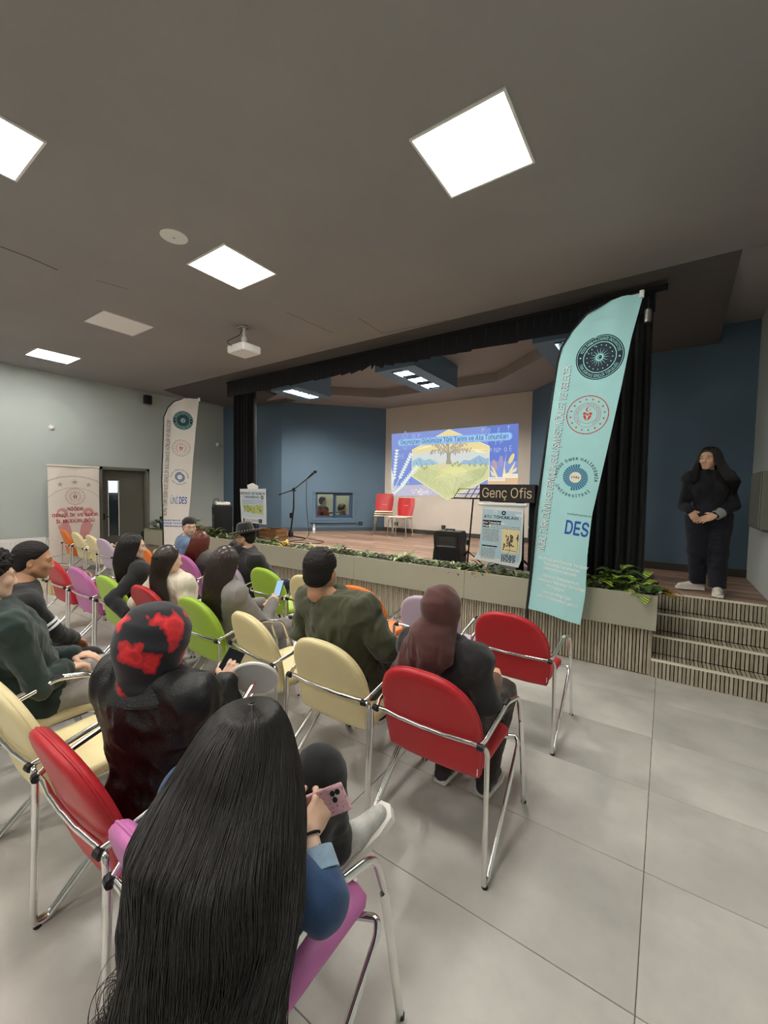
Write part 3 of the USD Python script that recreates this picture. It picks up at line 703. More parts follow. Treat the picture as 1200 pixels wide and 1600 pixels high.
vertical_on(fb, sb, clb, 'NÖHÜ TÜRK DÜNYASI GENÇLİK BULUŞMASI: KÖKLER VE GELECEK', (850, 862), (893, 570), 0.066, INK['white'], False, mat('ink_outline', c(92, 138, 146), rough=0.7))
x, y = sb.at(900, 836); part(clb, 'lettering', sb.put(text('DES', 0.13, True, 'c', cond=0.62), x, y, -0.105, 2, 0.05), INK['blue'], False, world=True)
x, y = sb.at(905, 806); part(clb, 'lettering', sb.put(text('ÜNİVERSİTE DESTEKLERİ', 0.013, False, 'c'), x, y, -0.105, 2, 0.05), INK['dark'], False, world=True)
lines_on(fb, sb, clb, [('Bu Program Gençlik Ve Spor', 879, 881), ('Bakanlığı Tarafından', 877, 888), ('Desteklenmektedir.', 875, 895), ('Öğrenci Kulüplerinde', 875, 907), ('Ünidesle Hayaller Gerçeğe', 875, 915), ('Dönüşüyor.', 868, 921), ('Detaylı Bilgi İçin:', 870, 932), ('genclikhizmetleri.gov.tr', 870, 940)], INK['white'], 0.029, -0.125, bold=True, cond=.84)
# --- the white flag by the left wall
def wave_w(a, b): return 0.012 * np.sin(a * 10 + b) + 0.016 * np.sin(a * 18 - b * 3) * np.clip((b - 2.6) / 0.6, 0.15, 1)
M_wflag = mat('white_flag_cloth', c(232, 230, 224), rough=0.75, sheen=0.2)
LW = [(256, 900), (255, 840), (253, 750), (255, 690), (256, 652), (262, 637), (272.5, 627), (290.5, 622), (311, 622.5)]
RW = [(290, 905), (293, 850), (295, 805), (298, 772.5), (301, 727.5), (305.5, 675), (311, 624)]
fw, sw, clw = feather('white feather flag with navy and red seals beside the doorway', (-7.75, 4.05, 0), np.array([.55, .835, 0]) / np.hypot(.55, .835), wave_w, LW, RW,
    [(community_seal, 286, 657, 16, (INK['navy'], INK['teal'])), (ministry_seal, 283, 700, 14, (INK['dred'], INK['red'])), (university_seal, 281, 745.5, 14, (INK['fan2'], INK['dark'], INK['cream']))],
    dict(rot=-0.04), M_wflag, (-7.95, 3.75, 0))
vertical_on(fw, sw, clw, 'NÖHÜ TÜRK DÜNYASI GENÇLİK BULUŞMASI: KÖKLER VE GELECEK', (260.5, 806), (267, 656), 0.062, INK['grey'], True)
x, y = sw.at(285.8, 787); part(clw, 'lettering', sw.put(text('DES', 0.125, True, 'c', cond=0.42), x, y, -0.04, 2), INK['blue'], False, world=True)
x, y = sw.at(272, 787); part(clw, 'lettering', sw.put(text('ÜNİ', 0.125, False, 'c', cond=0.42), x, y, -0.04, 2), INK['fan2'], False, world=True)
lines_on(fw, sw, clw, [('Bu Program Gençlik Ve Spor', 272, 814), ('Bakanlığı Tarafından', 271, 818.5), ('Desteklenmektedir.', 270, 823)], INK['blue'], 0.03, -0.04, bold=True)

# --- roll-up banner by the door
def wave_r(a, b): return 0.006 * np.sin(a * 11)
ru = thing('rollup_banner', 'cream roll-up banner with red lettering beside the door', 'roll-up banner', (-9.75, 3.26, 0))
sr = Sheet((-9.75, 0, 0), (0, 1, 0), wave=wave_r)
cr_ = part(ru, 'banner_sheet', sr.cloth([(2.83, 0.08), (2.83, 2.1)], [(3.69, 0.08), (3.69, 2.1)], 24, 8), mat('rollup_print_base', c(236, 226, 216), rough=0.55), True, world=True)
part(ru, 'top_rail', bx(-0.012, 0.016, -0.45, 0.44, 2.09, 2.12), M_metal_edge, False)
part(ru, 'foot_cassette', rbx(0.12, 0.90, 0.08, 0.02, (0, 0, 0.04)), M_steel)
part(ru, 'foot', cat(rbx(0.34, 0.03, 0.015, 0.005, (0, -0.3, 0.008)), rbx(0.34, 0.03, 0.015, 0.005, (0, 0.3, 0.008))), M_steel)
R = lambda m, x, y, ink, nm, ly=1: part(cr_, nm, sr.put(m, x, y, 0, ly), ink, False, world=True)
rope = [tr(affinity.rotate(sbox(-0.022, -0.008, 0.022, 0.008), 30), 0.95 * math.sin(a), 0.95 * math.cos(a) - 0.95, rot=-math.degrees(a) * 1.0) for a in np.linspace(-0.46, 0.46, 19)]
R(flat(unary_union(rope)), 3.26, 1.90, INK['sand'], 'rope_border')
for q, (sx_, sy_) in enumerate(((3.02, 1.735), (3.27, 1.785), (3.50, 1.735))): R(flat(star(0.055)), sx_, sy_, INK['sand'], 'star')
R(flat(Point(0, 0).buffer(0.56, 32).difference(Point(0, 0).buffer(0.553, 32)).intersection(sbox(-.425, .2, .425, 1))), 3.26, 1.12, INK['sand'], 'arc')
for nm, m, ink, ly in ministry_seal(0.165, INK['dred'], INK['dred']): R(m, 3.27, 1.50, ink, nm, ly)
R(flat(unary_union([tr(Point(0, 0).buffer(0.09, 12), -0.22, 0.32), tr(Point(0, 0).buffer(0.09, 12), 0.22, 0.32), Polygon([(0, -0.35), (-0.2, -0.2), (-0.3, 0.05), (-0.17, 0.2), (-0.09, 0.05), (-0.06, -0.12)]), Polygon([(0, -0.35), (0.2, -0.2), (0.3, 0.05), (0.17, 0.2), (0.09, 0.05), (0.06, -0.12)])])), 3.27, 0.86, INK['pink'], 'figures')
for s_, yy in (('NİĞDE', 1.22), ('GENÇLİK VE SPOR', 1.10), ('İL MÜDÜRLÜĞÜ', 0.98)): R(text(s_, 0.062, True, 'c'), 3.27, yy, mat('ink_crimson', c(176, 34, 50), rough=0.7), 'lettering', 3)
R(flat(unary_union([tr(affinity.rotate(sbox(-0.022, -0.008, 0.022, 0.008), -30), x_, 0.03 * math.cos(x_ * 8)) for x_ in np.linspace(-0.4, 0.4, 17)])), 3.26, 0.36, INK['sand'], 'rope_border')

# ------------------------------------------------------------------ stage curtains and valance
M_cur = mat('black_velvet', c(15, 15, 21), rough=0.95, sheen=0.12, var=0.1, vscale=4)
def curtain(x0, x1, y, z0, z1, folds, amp, label, flare=0.0):
    n = folds * 8; s = np.linspace(0, 1, n + 1)
    rows = []
    for z, k in ((z0, 1.0), (z0 + 0.5, 0.9), ((z0 + z1) / 2, 0.8), (z1 - 0.3, 0.8), (z1, 0.6)):
        xx = x0 + (x1 - x0) * s + flare * (1 - (z - z0) / (z1 - z0)) * (s - 0.5)
        yy = y + amp * k * np.sin(s * folds * 2 * math.pi) + 0.3 * amp * np.sin(s * folds * 5.1 + 1)
        rows.append(np.c_[xx, yy, np.full_like(xx, z)])
    V = np.array(rows); n1 = n + 1
    back = V + [0, 0.012, 0]
    rings = np.concatenate([V, back[:, ::-1]], axis=1)
    t = thing('stage_curtain', label, 'curtain', (0, 0, 0))
    part(t, 'cloth', loft(rings), M_cur, 50)
    part(t, 'heading_tape', bx(min(x0, x1), max(x0, x1), y - 0.01, y + 0.03, z1 - 0.05, z1 + 0.02), M_blackm, False)
    return t
curtain(-7.33, -6.62, 5.2, SZ + 0.02, 3.66, 7, 0.05, 'black stage curtain gathered at the left side of the stage')
curtain(-0.98, -0.20, 5.2, SZ + 0.02, 3.80, 8, 0.06, 'tall black stage curtain behind the turquoise flag', 0.06)
va = thing('stage_valance', 'black pleated valance along the stage opening', 'valance')
n_t = 36; X0, X1 = -7.34, -0.18; pts, zb = [], []
for i in range(n_t):
    a = X0 + (X1 - X0) * i / n_t; w = (X1 - X0) / n_t
    for q, dz, dy in ((0.0, -.085, 0), (.40, .045, .02), (.44, -.05, .0), (.93, .09, .02)):
        pts.append((a + w * q, 5.06 + dy)); zb.append(3.625 + dz + .008 * math.sin(i * 1.9))
pts.append((X1, 5.06)); zb.append(3.58); pts = np.array(pts)
fr = np.stack([np.c_[pts, zb], np.c_[pts, np.full(len(pts), 3.80)]]); bk = fr[:, ::-1] + [0.0, 0.012, 0]
part(va, 'pleated_cloth', loft(np.concatenate([fr, bk], axis=1)), M_cur, False)
part(va, 'track', bx(X0, X1 + 0.10, 5.04, 5.11, 3.79, 3.83), M_blackm, False)

# blue boxed light troughs over the stage
M_boxb = mat('light_box_blue', c(110, 134, 156), rough=0.6)
M_spot = glow('stage_spot', (1.0, 0.93, 0.82), SPOT)
def trough(x, y0, y1, label, w=0.73, lamps=3, glass=None):
    t = thing('stage_light_box', label, 'stage light', (x, (y0 + y1) / 2, 3.60)); h = (y1 - y0) / 2; s = 0.13; H = 0.385
    for a, b in ((-w / 2, -s), (s, w / 2)): part(t, 'side_beam', bx(a, b, -h, h, 0, H), M_boxb, False)
    part(t, 'end_block', bx(-s, s, -h, -h + 0.10, 0, H), M_boxb, False); part(t, 'end_block', bx(-s, s, h - 0.10, h, 0, H), M_boxb, False)
    part(t, 'slot_lid', bx(-s, s, -h + 0.1, h - 0.1, 0.16, 0.18), M_blackm, False)
    for i in range(lamps):
        yy = -h + 0.1 + (2 * h - 0.2) * ((i + 0.55) / lamps if lamps > 1 else .2)
        l = part(t, 'spot_lamp', bx(-0.08, 0.08, yy - 0.08, yy + 0.08, 0.07, 0.16), M_black, False)
        part(l, 'lamp_glass', bx(-0.07, 0.07, yy - 0.07, yy + 0.07, 0.062, 0.069), glass or M_spot, False)
        for e_ in (-0.13, 0.13): part(t, 'divider', bx(-s, s, yy + e_ - 0.01, yy + e_ + 0.01, 0.015, 0.16), M_boxb, False)
    return t
trough(-3.56, 5.38, 6.90, 'blue boxed light trough with three spots over the middle of the stage')
trough(-6.05, 4.98 + 0.4, 6.3, 'blue boxed light trough over the left of the stage')
trough(-1.12, 5.40, 6.7, 'blue boxed light trough half hidden behind the turquoise flag', lamps=1, glass=glow('stage_spot_dim', (1.0, 0.93, 0.82), 20.0))
dl = thing('stage_lamp', 'small grey cylinder lamp at the top of the right curtain', 'lamp', (-0.24, 5.02, 3.47))
part(dl, 'housing', lathe([(0, 0), (0.032, 0), (0.036, 0.02), (0.036, 0.12), (0.02, 0.14), (0, 0.14)], 16), M_steel); part(dl, 'arm', tube(fillet([(0, 0, 0.13), (0, 0, 0.26), (0.02, 0.11, 0.33)], 0.05), 0.010, 6), M_black)

# ------------------------------------------------------------------ projected picture
pjn = thing('projected_picture', 'bright projected slide with tree, fields and Turkish title on the back wall', 'projected slide', (-4.2, 8.69, 1.5))
PS = Sheet((0, 8.694, 0), (1, 0, 0))
def I(zx, zy): return tuple(PS.at(600 + zx / 5.217, 640 + zy / 5.217))
def IP(*pts): return Polygon([I(*q) for q in pts]).buffer(0)
def ip(nm, geom, col, ly, s=0.42): part(pjn, nm, PS.put(flat(geom), layer=ly, lift=0.0008), glow('slide_%d_%d_%d' % col, c(*[q_ * .80 + 46 for q_ in col]), s), False, world=True, kind='stuff' if nm in ('slide_crops', 'slide_seeds') else None)  # slide glows by itself; pale wash of the room light mixed into its colours
frame_ = IP((62, 200), (1097, 112), (1085, 640), (1040, 700), (62, 705))
ip('slide_background', frame_, (112, 132, 206), 1)
ip('slide_tint', IP((840, 134), (1097, 112), (1087, 420), (855, 420)), (78, 104, 196), 2); ip('slide_tint', IP((62, 330), (230, 330), (230, 600), (62, 640)), (104, 126, 206), 2)
ip('slide_haze', IP((62, 620), (700, 600), (1040, 640), (1040, 700), (62, 705)), (186, 180, 200), 2)
hexa = IP((232, 330), (530, 164), (857, 300), (855, 560), (520, 735), (230, 545))
ip('slide_frame', hexa.buffer(0.012), (246, 236, 196), 3)
ip('slide_sky', hexa, (232, 212, 142), 4)
ip('slide_sky_low', hexa.intersection(IP((200, 372), (420, 330), (640, 330), (900, 360), (900, 460), (200, 470))), (206, 214, 208), 5)
for P in (((430, 320), (470, 330), (520, 345), (430, 335)), ((590, 320), (660, 330), (720, 350), (610, 335)), ((250, 330), (330, 300), (420, 292), (330, 315)), ((700, 318), (780, 325), (840, 318), (760, 340)), ((730, 335), (800, 340), (845, 352), (770, 352))):
    ip('slide_cloud', IP(*P).intersection(hexa), (248, 236, 190), 6)
ip('slide_mountain', IP((232, 470), (232, 420), (290, 388), (330, 415), (375, 400), (440, 440), (480, 470)).intersection(hexa), (146, 184, 206), 6)
ip('slide_mountain', IP((600, 460), (650, 410), (700, 415), (775, 372), (830, 400), (857, 392), (857, 470)).intersection(hexa), (138, 176, 204), 6)
ip('slide_mountain', IP((360, 470), (410, 402), (450, 440), (520, 430), (610, 425), (640, 450), (640, 475)).intersection(hexa), (172, 204, 208), 5)
for x_, y_ in ((262, 420), (290, 402), (300, 430), (340, 430), (390, 425), (690, 430), (740, 410), (780, 395), (800, 420), (830, 425), (650, 435), (720, 435)):
    ip('slide_ridge', IP((x_, y_), (x_ + 14, y_ + 26), (x_ + 9, y_ + 30), (x_ - 3, y_ + 8)).intersection(hexa), (104, 146, 186), 7)
ip('slide_field', IP((232, 462), (400, 450), (520, 430), (650, 445), (857, 450), (857, 580), (520, 740), (228, 550)).intersection(hexa), (206, 210, 140), 7)
ip('slide_hill', IP((400, 560), (470, 490), (540, 460), (620, 470), (700, 500), (640, 540)).intersection(hexa), (222, 220, 134), 8)
rr = np.random.default_rng(5); st = []
for i in range(22):       # crop rows fanning over the near fields
    a = I(250 + i * 12, 540 + i * 8); b = I(330 + i * 22, 470 + i * 5)
    for k in range(14):
        p = np.array(a) + (np.array(b) - np.array(a)) * (k + rr.random() * .5) / 14; st.append(Point(*p).buffer(0.010 + 0.006 * rr.random(), 2))
for i in range(20):
    a = I(560 + i * 13, 700 - i * 8); b = I(600 + i * 13, 520 - i * 3)
    for k in range(12):
        p = np.array(a) + (np.array(b) - np.array(a)) * (k + rr.random() * .5) / 12; st.append(Point(*p).buffer(0.010 + 0.006 * rr.random(), 2))
ip('slide_crops', unary_union(st).intersection(hexa), (164, 174, 118), 9)
st = [LineString([I(430 + 14 * i, 560 + 9 * i), I(520 + 10 * i, 500 + 8 * i), I(640 + 8 * i, 470 + 9 * i)]).buffer(0.004) for i in range(12)]
ip('slide_furrows', unary_union(st).intersection(hexa), (236, 232, 178), 10)
ip('slide_trees', unary_union([Point(*I(x_, y_)).buffer(0.03, 4) for x_, y_ in ((580, 440), (600, 430), (625, 445), (610, 455), (560, 455), (700, 450), (740, 455), (790, 452), (830, 455), (270, 470), (310, 465), (350, 470), (330, 480))]), (150, 158, 120), 10)
ip('slide_house', IP((440, 460), (470, 440), (515, 445), (520, 470), (450, 475)), (226, 200, 160), 11)
trunk = IP((505, 445), (513, 400), (512, 360), (470, 320), (478, 316), (520, 348), (527, 300), (534, 300), (532, 348), (585, 316), (590, 322), (545, 362), (542, 400), (556, 445))
ip('slide_tree', trunk, (150, 140, 118), 12)
br = []
for a, b, d in (((515, 352), (440, 330), (380, 350)), ((515, 345), (450, 300), (395, 275)), ((522, 335), (490, 290), (450, 255)), ((540, 335), (570, 290), (610, 258)), ((545, 345), (610, 300), (660, 275)), ((545, 352), (620, 330), (690, 330))):
    br.append(LineString([I(*a), I(*b), I(*d)]).buffer(0.011))
    for f in np.linspace(0.15, 1, 9):
        q = np.array(I(*a)) * (1 - f) ** 2 + 2 * f * (1 - f) * np.array(I(*b)) + f * f * np.array(I(*d))
        for sg in (-1, 1): br.append(tr(affinity.scale(Point(0, 0).buffer(0.02, 3), 1.5, 0.7), q[0] + 0.03 * rr.standard_normal(), q[1] + 0.03 * sg, rot=60 * sg))
ip('slide_branches', unary_union(br), (164, 150, 128), 13)
for P in (((455, 345), (475, 350), (465, 380)), ((575, 345), (592, 352), (582, 380)), ((520, 270), (534, 285), (526, 305), (514, 288))): ip('slide_leaf', IP(*P), (120, 140, 150), 13)
whe = []
for a, b in (((70, 690), (105, 350)), ((80, 660), (215, 380)), ((75, 700), (260, 480))):
    A, B = np.array(I(*a)), np.array(I(*b)); d = (B - A) / np.linalg.norm(B - A); nn = np.array([-d[1], d[0]]); whe.append(LineString([A, B]).buffer(0.008))
    for f in np.linspace(0.35, 1, 10):
        q = A + (B - A) * f
        for sg in (-1, 1): e_ = q + d * 0.07 + nn * sg * 0.055; whe.append(Polygon([q, q + d * 0.05 + nn * sg * 0.055, e_, q + d * 0.07]).buffer(0.002))
whe.append(IP((62, 690), (150, 610), (215, 545), (170, 620), (75, 700))); whe.append(IP((62, 680), (80, 560), (62, 470)))
ip('slide_wheat', unary_union(whe), (222, 238, 228), 12)
corn = [affinity.rotate(affinity.scale(Point(0, 0).buffer(0.045, 6), 1, 2.6), r_) for r_ in (20, 0, -25)]
for q, r_, col in ((I(905, 450), 0, (176, 140, 158)), (I(955, 420), 1, (150, 130, 190)), (I(1040, 400), 2, (226, 206, 128))): ip('slide_corn', affinity.translate(corn[r_], *q), col, 12)
ip('slide_husk', unary_union([IP((870, 450), (905, 545), (935, 560), (900, 480)), IP((965, 545), (1000, 350), (985, 470), (1000, 545)), IP((1020, 500), (1085, 400), (1090, 350), (1060, 470), (1030, 520)), IP((865, 490), (925, 545), (880, 540)), IP((1000, 520), (1085, 470), (1080, 500), (1010, 540))]), (232, 214, 158), 13)
for q, w_ in ((I(918, 600), 0.20), (I(1030, 575), 0.17)):
    ip('slide_sack', Polygon([(q[0] - w_, q[1] + .08), (q[0] + w_, q[1] + .08), (q[0] + w_ * .95, q[1] - .16), (q[0] - w_ * .95, q[1] - .16)]), (216, 176, 132), 13)
    ip('slide_seeds', unary_union([Point(q[0] + a_, q[1] + .09 + b_).buffer(0.016, 3) for a_ in np.linspace(-w_ * .85, w_ * .85, 11) for b_ in (-.03, 0, .03)]), (246, 236, 206), 14)
ip('slide_seeds', unary_union([Point(*I(300 + 45 * rr.standard_normal(), 672 + 14 * rr.standard_normal())).buffer(0.012, 3) for _ in range(70)]), (240, 226, 226), 10)
title = text('Geçmişten Günümüze Türk Tarımı ve Ata Tohumları', 0.105, True, track=.10); A, B = np.array(I(137, 285)), np.array(I(1015, 235)); title.vertices[:, 0] *= np.linalg.norm(B - A) / title.bounds[1][0]
th = math.atan2(*(B - A)[::-1])
halo = LineString([A + [0, 0.045], B + [0, 0.045]])
ip('slide_title_halo', halo.buffer(0.085), (116, 168, 240), 15); ip('slide_title_halo', halo.buffer(0.062), (142, 190, 246), 16)
part(pjn, 'slide_title', PS.put(title, A[0], A[1], th, 22, lift=0.0008), glow('slide_title_ink', c(92, 128, 150), 0.42), False, world=True)
ru_ = []
def rune(x, y, k, h=0.10):
    sh_ = [[((0, 0), (0, 1)), ((0, 1), (.5, .7)), ((.5, .7), (0, .45))], [((0, 0), (0, 1)), ((0, 1), (.6, 0)), ((.6, 0), (.6, 1))], [((0, 0), (0, 1)), ((0, .9), (.5, .7)), ((0, .6), (.5, .4))], [((.3, 0), (.3, 1)), ((0, .7), (.3, 1)), ((.3, 1), (.6, .7))], [((0, 0), (0, 1)), ((0, 0), (.4, 0)), ((0, .5), (.4, .5)), ((0, 1), (.4, 1))], [((0, .5), (.3, 1)), ((.3, 1), (.6, .5)), ((.6, .5), (.3, 0)), ((.3, 0), (0, .5))]][k]
    for a, b in sh_: ru_.append(LineString([(x + a[0] * h, y + a[1] * h), (x + b[0] * h, y + b[1] * h)]).buffer(0.005))
for i, (zx, zy) in enumerate(((800, 190), (845, 190), (930, 190), (1005, 170), (865, 350), (900, 350), (935, 350), (980, 345), (1025, 335), (900, 285), (950, 280), (235, 235), (280, 230), (120, 395), (150, 395), (200, 390), (195, 615), (140, 690), (165, 690), (200, 690))): rune(*I(zx, zy), i * 5 % 6)
rune(*I(155, 250), 5, 0.22); rune(*I(160, 330), 5, 0.16)
ip('slide_runes', unary_union(ru_), (160, 186, 236), 11)

# ------------------------------------------------------------------ things on the stage
def at_z(px, py, z): return az(px, py, z)
# microphone stand
mb = np.array([-6.45, 5.95, SZ])
ms = thing('microphone_stand', 'black boom microphone stand on the left of the stage', 'microphone stand', mb)
top = ay(459, 765, 5.95) - mb; b0 = ay(436, 773, 5.95) - mb; b1 = ay(481, 747, 5.95) - mb; m1 = ay(494, 735.5, 5.95) - mb
part(ms, 'base_hub', lathe([(0, 0.03), (0.05, 0.03), (0.055, 0.1), (0.035, 0.16), (0.02, 0.18), (0, 0.18)], 16), M_black)
for a in (0.3, 2.4, 4.5): part(ms, 'leg', tube([(0, 0, 0.05), (0.34 * math.cos(a), 0.34 * math.sin(a), 0.012)], 0.012, 8), M_black)
part(ms, 'pole', tube([(0, 0, 0.12), top * [1, 1, .62], top], [0.016, 0.016, 0.011], 10), M_black)
part(ms, 'clutch', lathe([(0.016, 0.42), (0.026, 0.43), (0.026, 0.52), (0.016, 0.53)], 12), M_black)
part(ms, 'boom', tube([b0, top, b1], 0.010, 8), M_black)
part(ms, 'boom_clamp', cat(rbx(0.05, 0.05, 0.07, 0.012, top), tube([top + [-.02, -.05, -.02], top + [0.02, .05, -.02]], 0.014, 8)), M_black)
part(ms, 'counter_grip', tube([b0, b0 + (top - b0) * .12], 0.016, 8), M_black)
mic = thing('microphone', 'black handheld microphone clipped on the boom stand', 'microphone', mb)
part(mic, 'handle', tube([b1, b1 + (m1 - b1) * .7], [0.016, 0.022], 10), M_black)
d_ = (m1 - b1) / np.linalg.norm(m1 - b1)
gr = trimesh.creation.icosphere(2, 0.035); gr.apply_translation(m1 - d_ * 0.03); part(mic, 'grille', gr, mat('mic_grille', c(40, 40, 42), rough=0.5, metal=0.6))
ca = ay(479, 750, 5.95); cb = np.array([-5.95, 6.0, SZ + 0.008])
cab = fillet([ca, ca + [0.0, 0, -0.5], ca + [0.05, 0, -0.85], [ca[0] + 0.04, 6.0, SZ + 0.1], [ca[0] + 0.02, 5.9, SZ + 0.008], [-6.1, 5.45, SZ + 0.008], [-5.3, 5.6, SZ + 0.008], [-5.5, 5.95, SZ + 0.008], [-6.1, 6.1, SZ + 0.008]], 0.15, 8)
single('microphone_cable', tube(cab, 0.006, 6), M_black, 'thin black microphone cable trailing on the stage planks', 'cable')
# bottle
bo = thing('water_bottle', 'clear plastic water bottle standing by the blue wall', 'bottle', (-6.90, 7.10, SZ))
part(bo, 'body', lathe([(0, 0), (0.03, 0), (0.032, 0.02), (0.031, 0.13), (0.012, 0.17), (0.012, 0.185)], 16), mat('bottle_plastic', c(205, 216, 222), rough=0.15)); part(bo, 'cap', lathe([(0.014, 0.185), (0.014, 0.205), (0, 0.206)][::1], 12), M_white); part(bo, 'paper_label', lathe([(0.0325, 0.06), (0.0325, 0.11)], 16), INK['white'])
# sockets
def socket(p, nrm, label):
    t = thing('wall_socket', label, 'socket', p, rz=math.atan2(nrm[1], nrm[0]) + math.pi / 2)
    part(t, 'plate', rbx(0.10, 0.012, 0.09, 0.004, (0, 0, 0)), M_black); part(t, 'insert', rbx(0.06, 0.01, 0.06, 0.004, (0, -0.006, 0)), M_dark)
q = BA + bd * 1.95; socket((q[0] + bd[1] * .006, q[1] - bd[0] * .006, 0.89), (bd[1], -bd[0]), 'black wall socket in the blue wall beside the stacked chairs')
socket((-5.60, 8.694, 0.90), (0, -1), 'black wall socket behind the single red chair'); socket((-4.28, 8.694, 0.90), (0, -1), 'black wall socket below the projected slide')
# control room window and the room behind
cw = thing('window_1', 'blue framed control room window in the angled stage wall', 'window', kind='structure')
wm = (W0 + W1) / 2
part(cw, 'window_frame', on_blue(cat(bx(W0 - 0.07, W1 + 0.07, -0.025, 0.0, WZ0 - 0.07, WZ0), bx(W0 - 0.07, W1 + 0.07, -0.025, 0.0, WZ1, WZ1 + 0.07), bx(W0 - 0.07, W0, -0.025, 0.0, WZ0, WZ1), bx(W1, W1 + 0.07, -0.025, 0, WZ0, WZ1))), M_blue, False)
M_bl2 = mat('window_sash_blue', c(52, 78, 110), rough=0.5)
for a, b, zz in ((W0, wm + 0.02, WZ0), (wm - 0.02, W1, WZ0 + 0.0)):
    fr_ = 0.045 if a == W0 else 0.075
    sa_ = part(cw, 'sash', on_blue(cat(bx(a, b, 0.04, 0.08, zz, zz + fr_), bx(a, b, 0.04, 0.08, WZ1 - fr_, WZ1), bx(a, a + fr_, 0.04, 0.08, zz + fr_, WZ1 - fr_), bx(b - fr_, b, 0.04, 0.08, zz + fr_, WZ1 - fr_))), M_bl2, False)
    part(sa_, 'pane', on_blue(bx(a + fr_, b - fr_, 0.055, 0.061, zz + fr_, WZ1 - fr_)), M_pane, False)
part(cw, 'window_sill', on_blue(bx(W0 - 0.12, W1 + 0.12, -0.05, 0.0, WZ0 - 0.12, WZ0 - 0.08)), M_blue, False)
cr2 = struct('control_room', 'small bright room behind the control room window', 'room')
part(cr2, 'room_wall', on_blue(cat(bx(0.3, 2.9, 1.8, 1.9, 0.4, 2.9), bx(0.2, 0.3, 0.121, 1.9, 0.4, 2.9), bx(2.9, 3.0, 0.121, 1.9, 0.4, 2.9), bx(0.2, 3.0, 0.121, 1.9, 0.3, 0.4), bx(0.2, 3.0, 0.121, 1.9, 2.9, 3.0))), mat('control_room_paint', c(222, 220, 196), rough=0.8), False)
part(cr2, 'room_lamp', on_blue(bx(1.0, 1.9, 0.9, 1.5, 2.86, 2.89)), glow('control_lamp', (1, .96, .88), 4.0), False)
# lectern with the lettered fascia and the poster
lt = thing('lectern', 'black lectern with a lettered fascia box at the stage edge', 'lectern', (-1.60, 5.12, SZ))
sgn = np.array([-1.60, 4.92, 1.70])
part(lt, 'fascia', bx(-0.335, 0.335, -0.20, -0.10, 0.905, 1.115), mat('fascia_black', c(34, 31, 29), rough=0.6), False)
part(lt, 'desk_top', frame_to(bx(-0.30, 0.42, 0, 0.40, -0.02, 0.18), (0, -0.10, 0.93), (1, 0, 0), (0, 0.97, -0.06), None), M_blackm, False)
tx = text('Genç Ofis', 0.118, False, 'c'); tx.vertices[:, 0] *= 0.60 / (tx.bounds[1][0] - tx.bounds[0][0])
part(lt, 'lettering', frame_to(tx, (0, -0.2015, 0.955), (1, 0, 0), (0, 0, 1)), mat('fascia_letters', c(214, 196, 160), rough=0.5), False)
part(lt, 'column', cat(tube([(0.12, 0.05, 0.05), (0.10, 0.03, 0.95)], 0.05, 12), bx(0.24, 0.33, -0.05, 0.25, 0.0, 0.93)), M_blackm, 40)
part(lt, 'base', cat(rbx(0.62, 0.5, 0.05, 0.02, (0.05, 0.08, 0.03)), tube([(-0.35, -0.10, 0.02), (0.1, 0.05, 0.22)], 0.016, 8), tube([(0.45, -0.1, 0.02), (0.1, 0.05, 0.22)], 0.016, 8)), M_black)
part(lt, 'cable', cat(tube(fillet([(0.34, 0.2, 0.85), (0.42, 0.2, 0.5), (0.38, 0.2, 0.25), (0.5, 0.15, 0.01)], 0.1), 0.006, 5), tube(fillet([(0.33, 0.1, 0.9), (0.36, 0.0, 0.7), (0.44, 0.1, 0.45), (0.42, 0.3, 0.01)], 0.1), 0.005, 5)), M_black)
def wave_p(a, b): return 0.012 * np.clip((0.25 - b) / 0.25, 0, 1) ** 2 * 2 + 0.004 * np.sin(a * 12 + b * 8) * (b > 0.6)
po = thing('wall_poster', 'pale blue printed poster on plant seeds hanging from the lectern', 'poster', (-1.62, 4.905, 0.85))
sp_ = Sheet((-1.95, 4.905, 0.83), (1, 0, 0), wave=wave_p)
Wp, Hp = 0.60, 0.745
cp = part(po, 'paper', sp_.cloth([(-0.03, 0.045), (0.035, 0.16), (0.05, 0.4), (0.06, Hp)], [(0.535, 0.0), (0.565, 0.10), (0.565, 0.4), (0.57, Hp)], 12, 16), mat('poster_paper', c(226, 232, 232), rough=0.6), True, world=True)
part(po, 'top_roll', to_local(po, tube([sp_.o + [0.02, -0.012, Hp], sp_.o + [0.61, -0.012, Hp]], 0.018, 10)), INK['white'])
def PP(m, x, y, ink, nm, ly=2, rot=-0.02): part(cp, nm, sp_.put(m, x, y, rot, ly, 0.05 if 'ground' in nm else 0.0), ink, False, world=True)
PP(flat(Polygon([(0.035, 0.10), (0.54, 0.06), (0.55, 0.66), (0.07, 0.68)])), 0, 0, mat('poster_blue', c(184, 214, 226), rough=0.6), 'printed_ground', 1, 0)
PP(text('ATA TOHUMLARI', 0.034, True, 'c', cond=1.05), 0.30, 0.57, INK['black'], 'lettering')
PP(flat(ring(0.011, 0.026)), 0.335, 0.64, INK['dark'], 'seal'); PP(flat(ring(0.016, 0.022)), 0.235, 0.645, INK['white'], 'seal')
PP(flat(unary_union([sbox(0, 0.012, 0.23, 0.06), sbox(0, -0.03, 0.08, 0.012)])), 0.075, 0.487, INK['black'], 'heading_bar'); PP(text('Ata Tohumlarının', 0.024, True), 0.078, 0.508, INK['white'], 'lettering', 3); PP(text('Önemi', 0.024, True), 0.078, 0.468, INK['white'], 'lettering', 3)
PP(flat(sbox(0, 0, 0.215, 0.285)), 0.315, 0.165, mat('poster_yellow', c(238, 226, 176), rough=0.6), 'picture_ground')
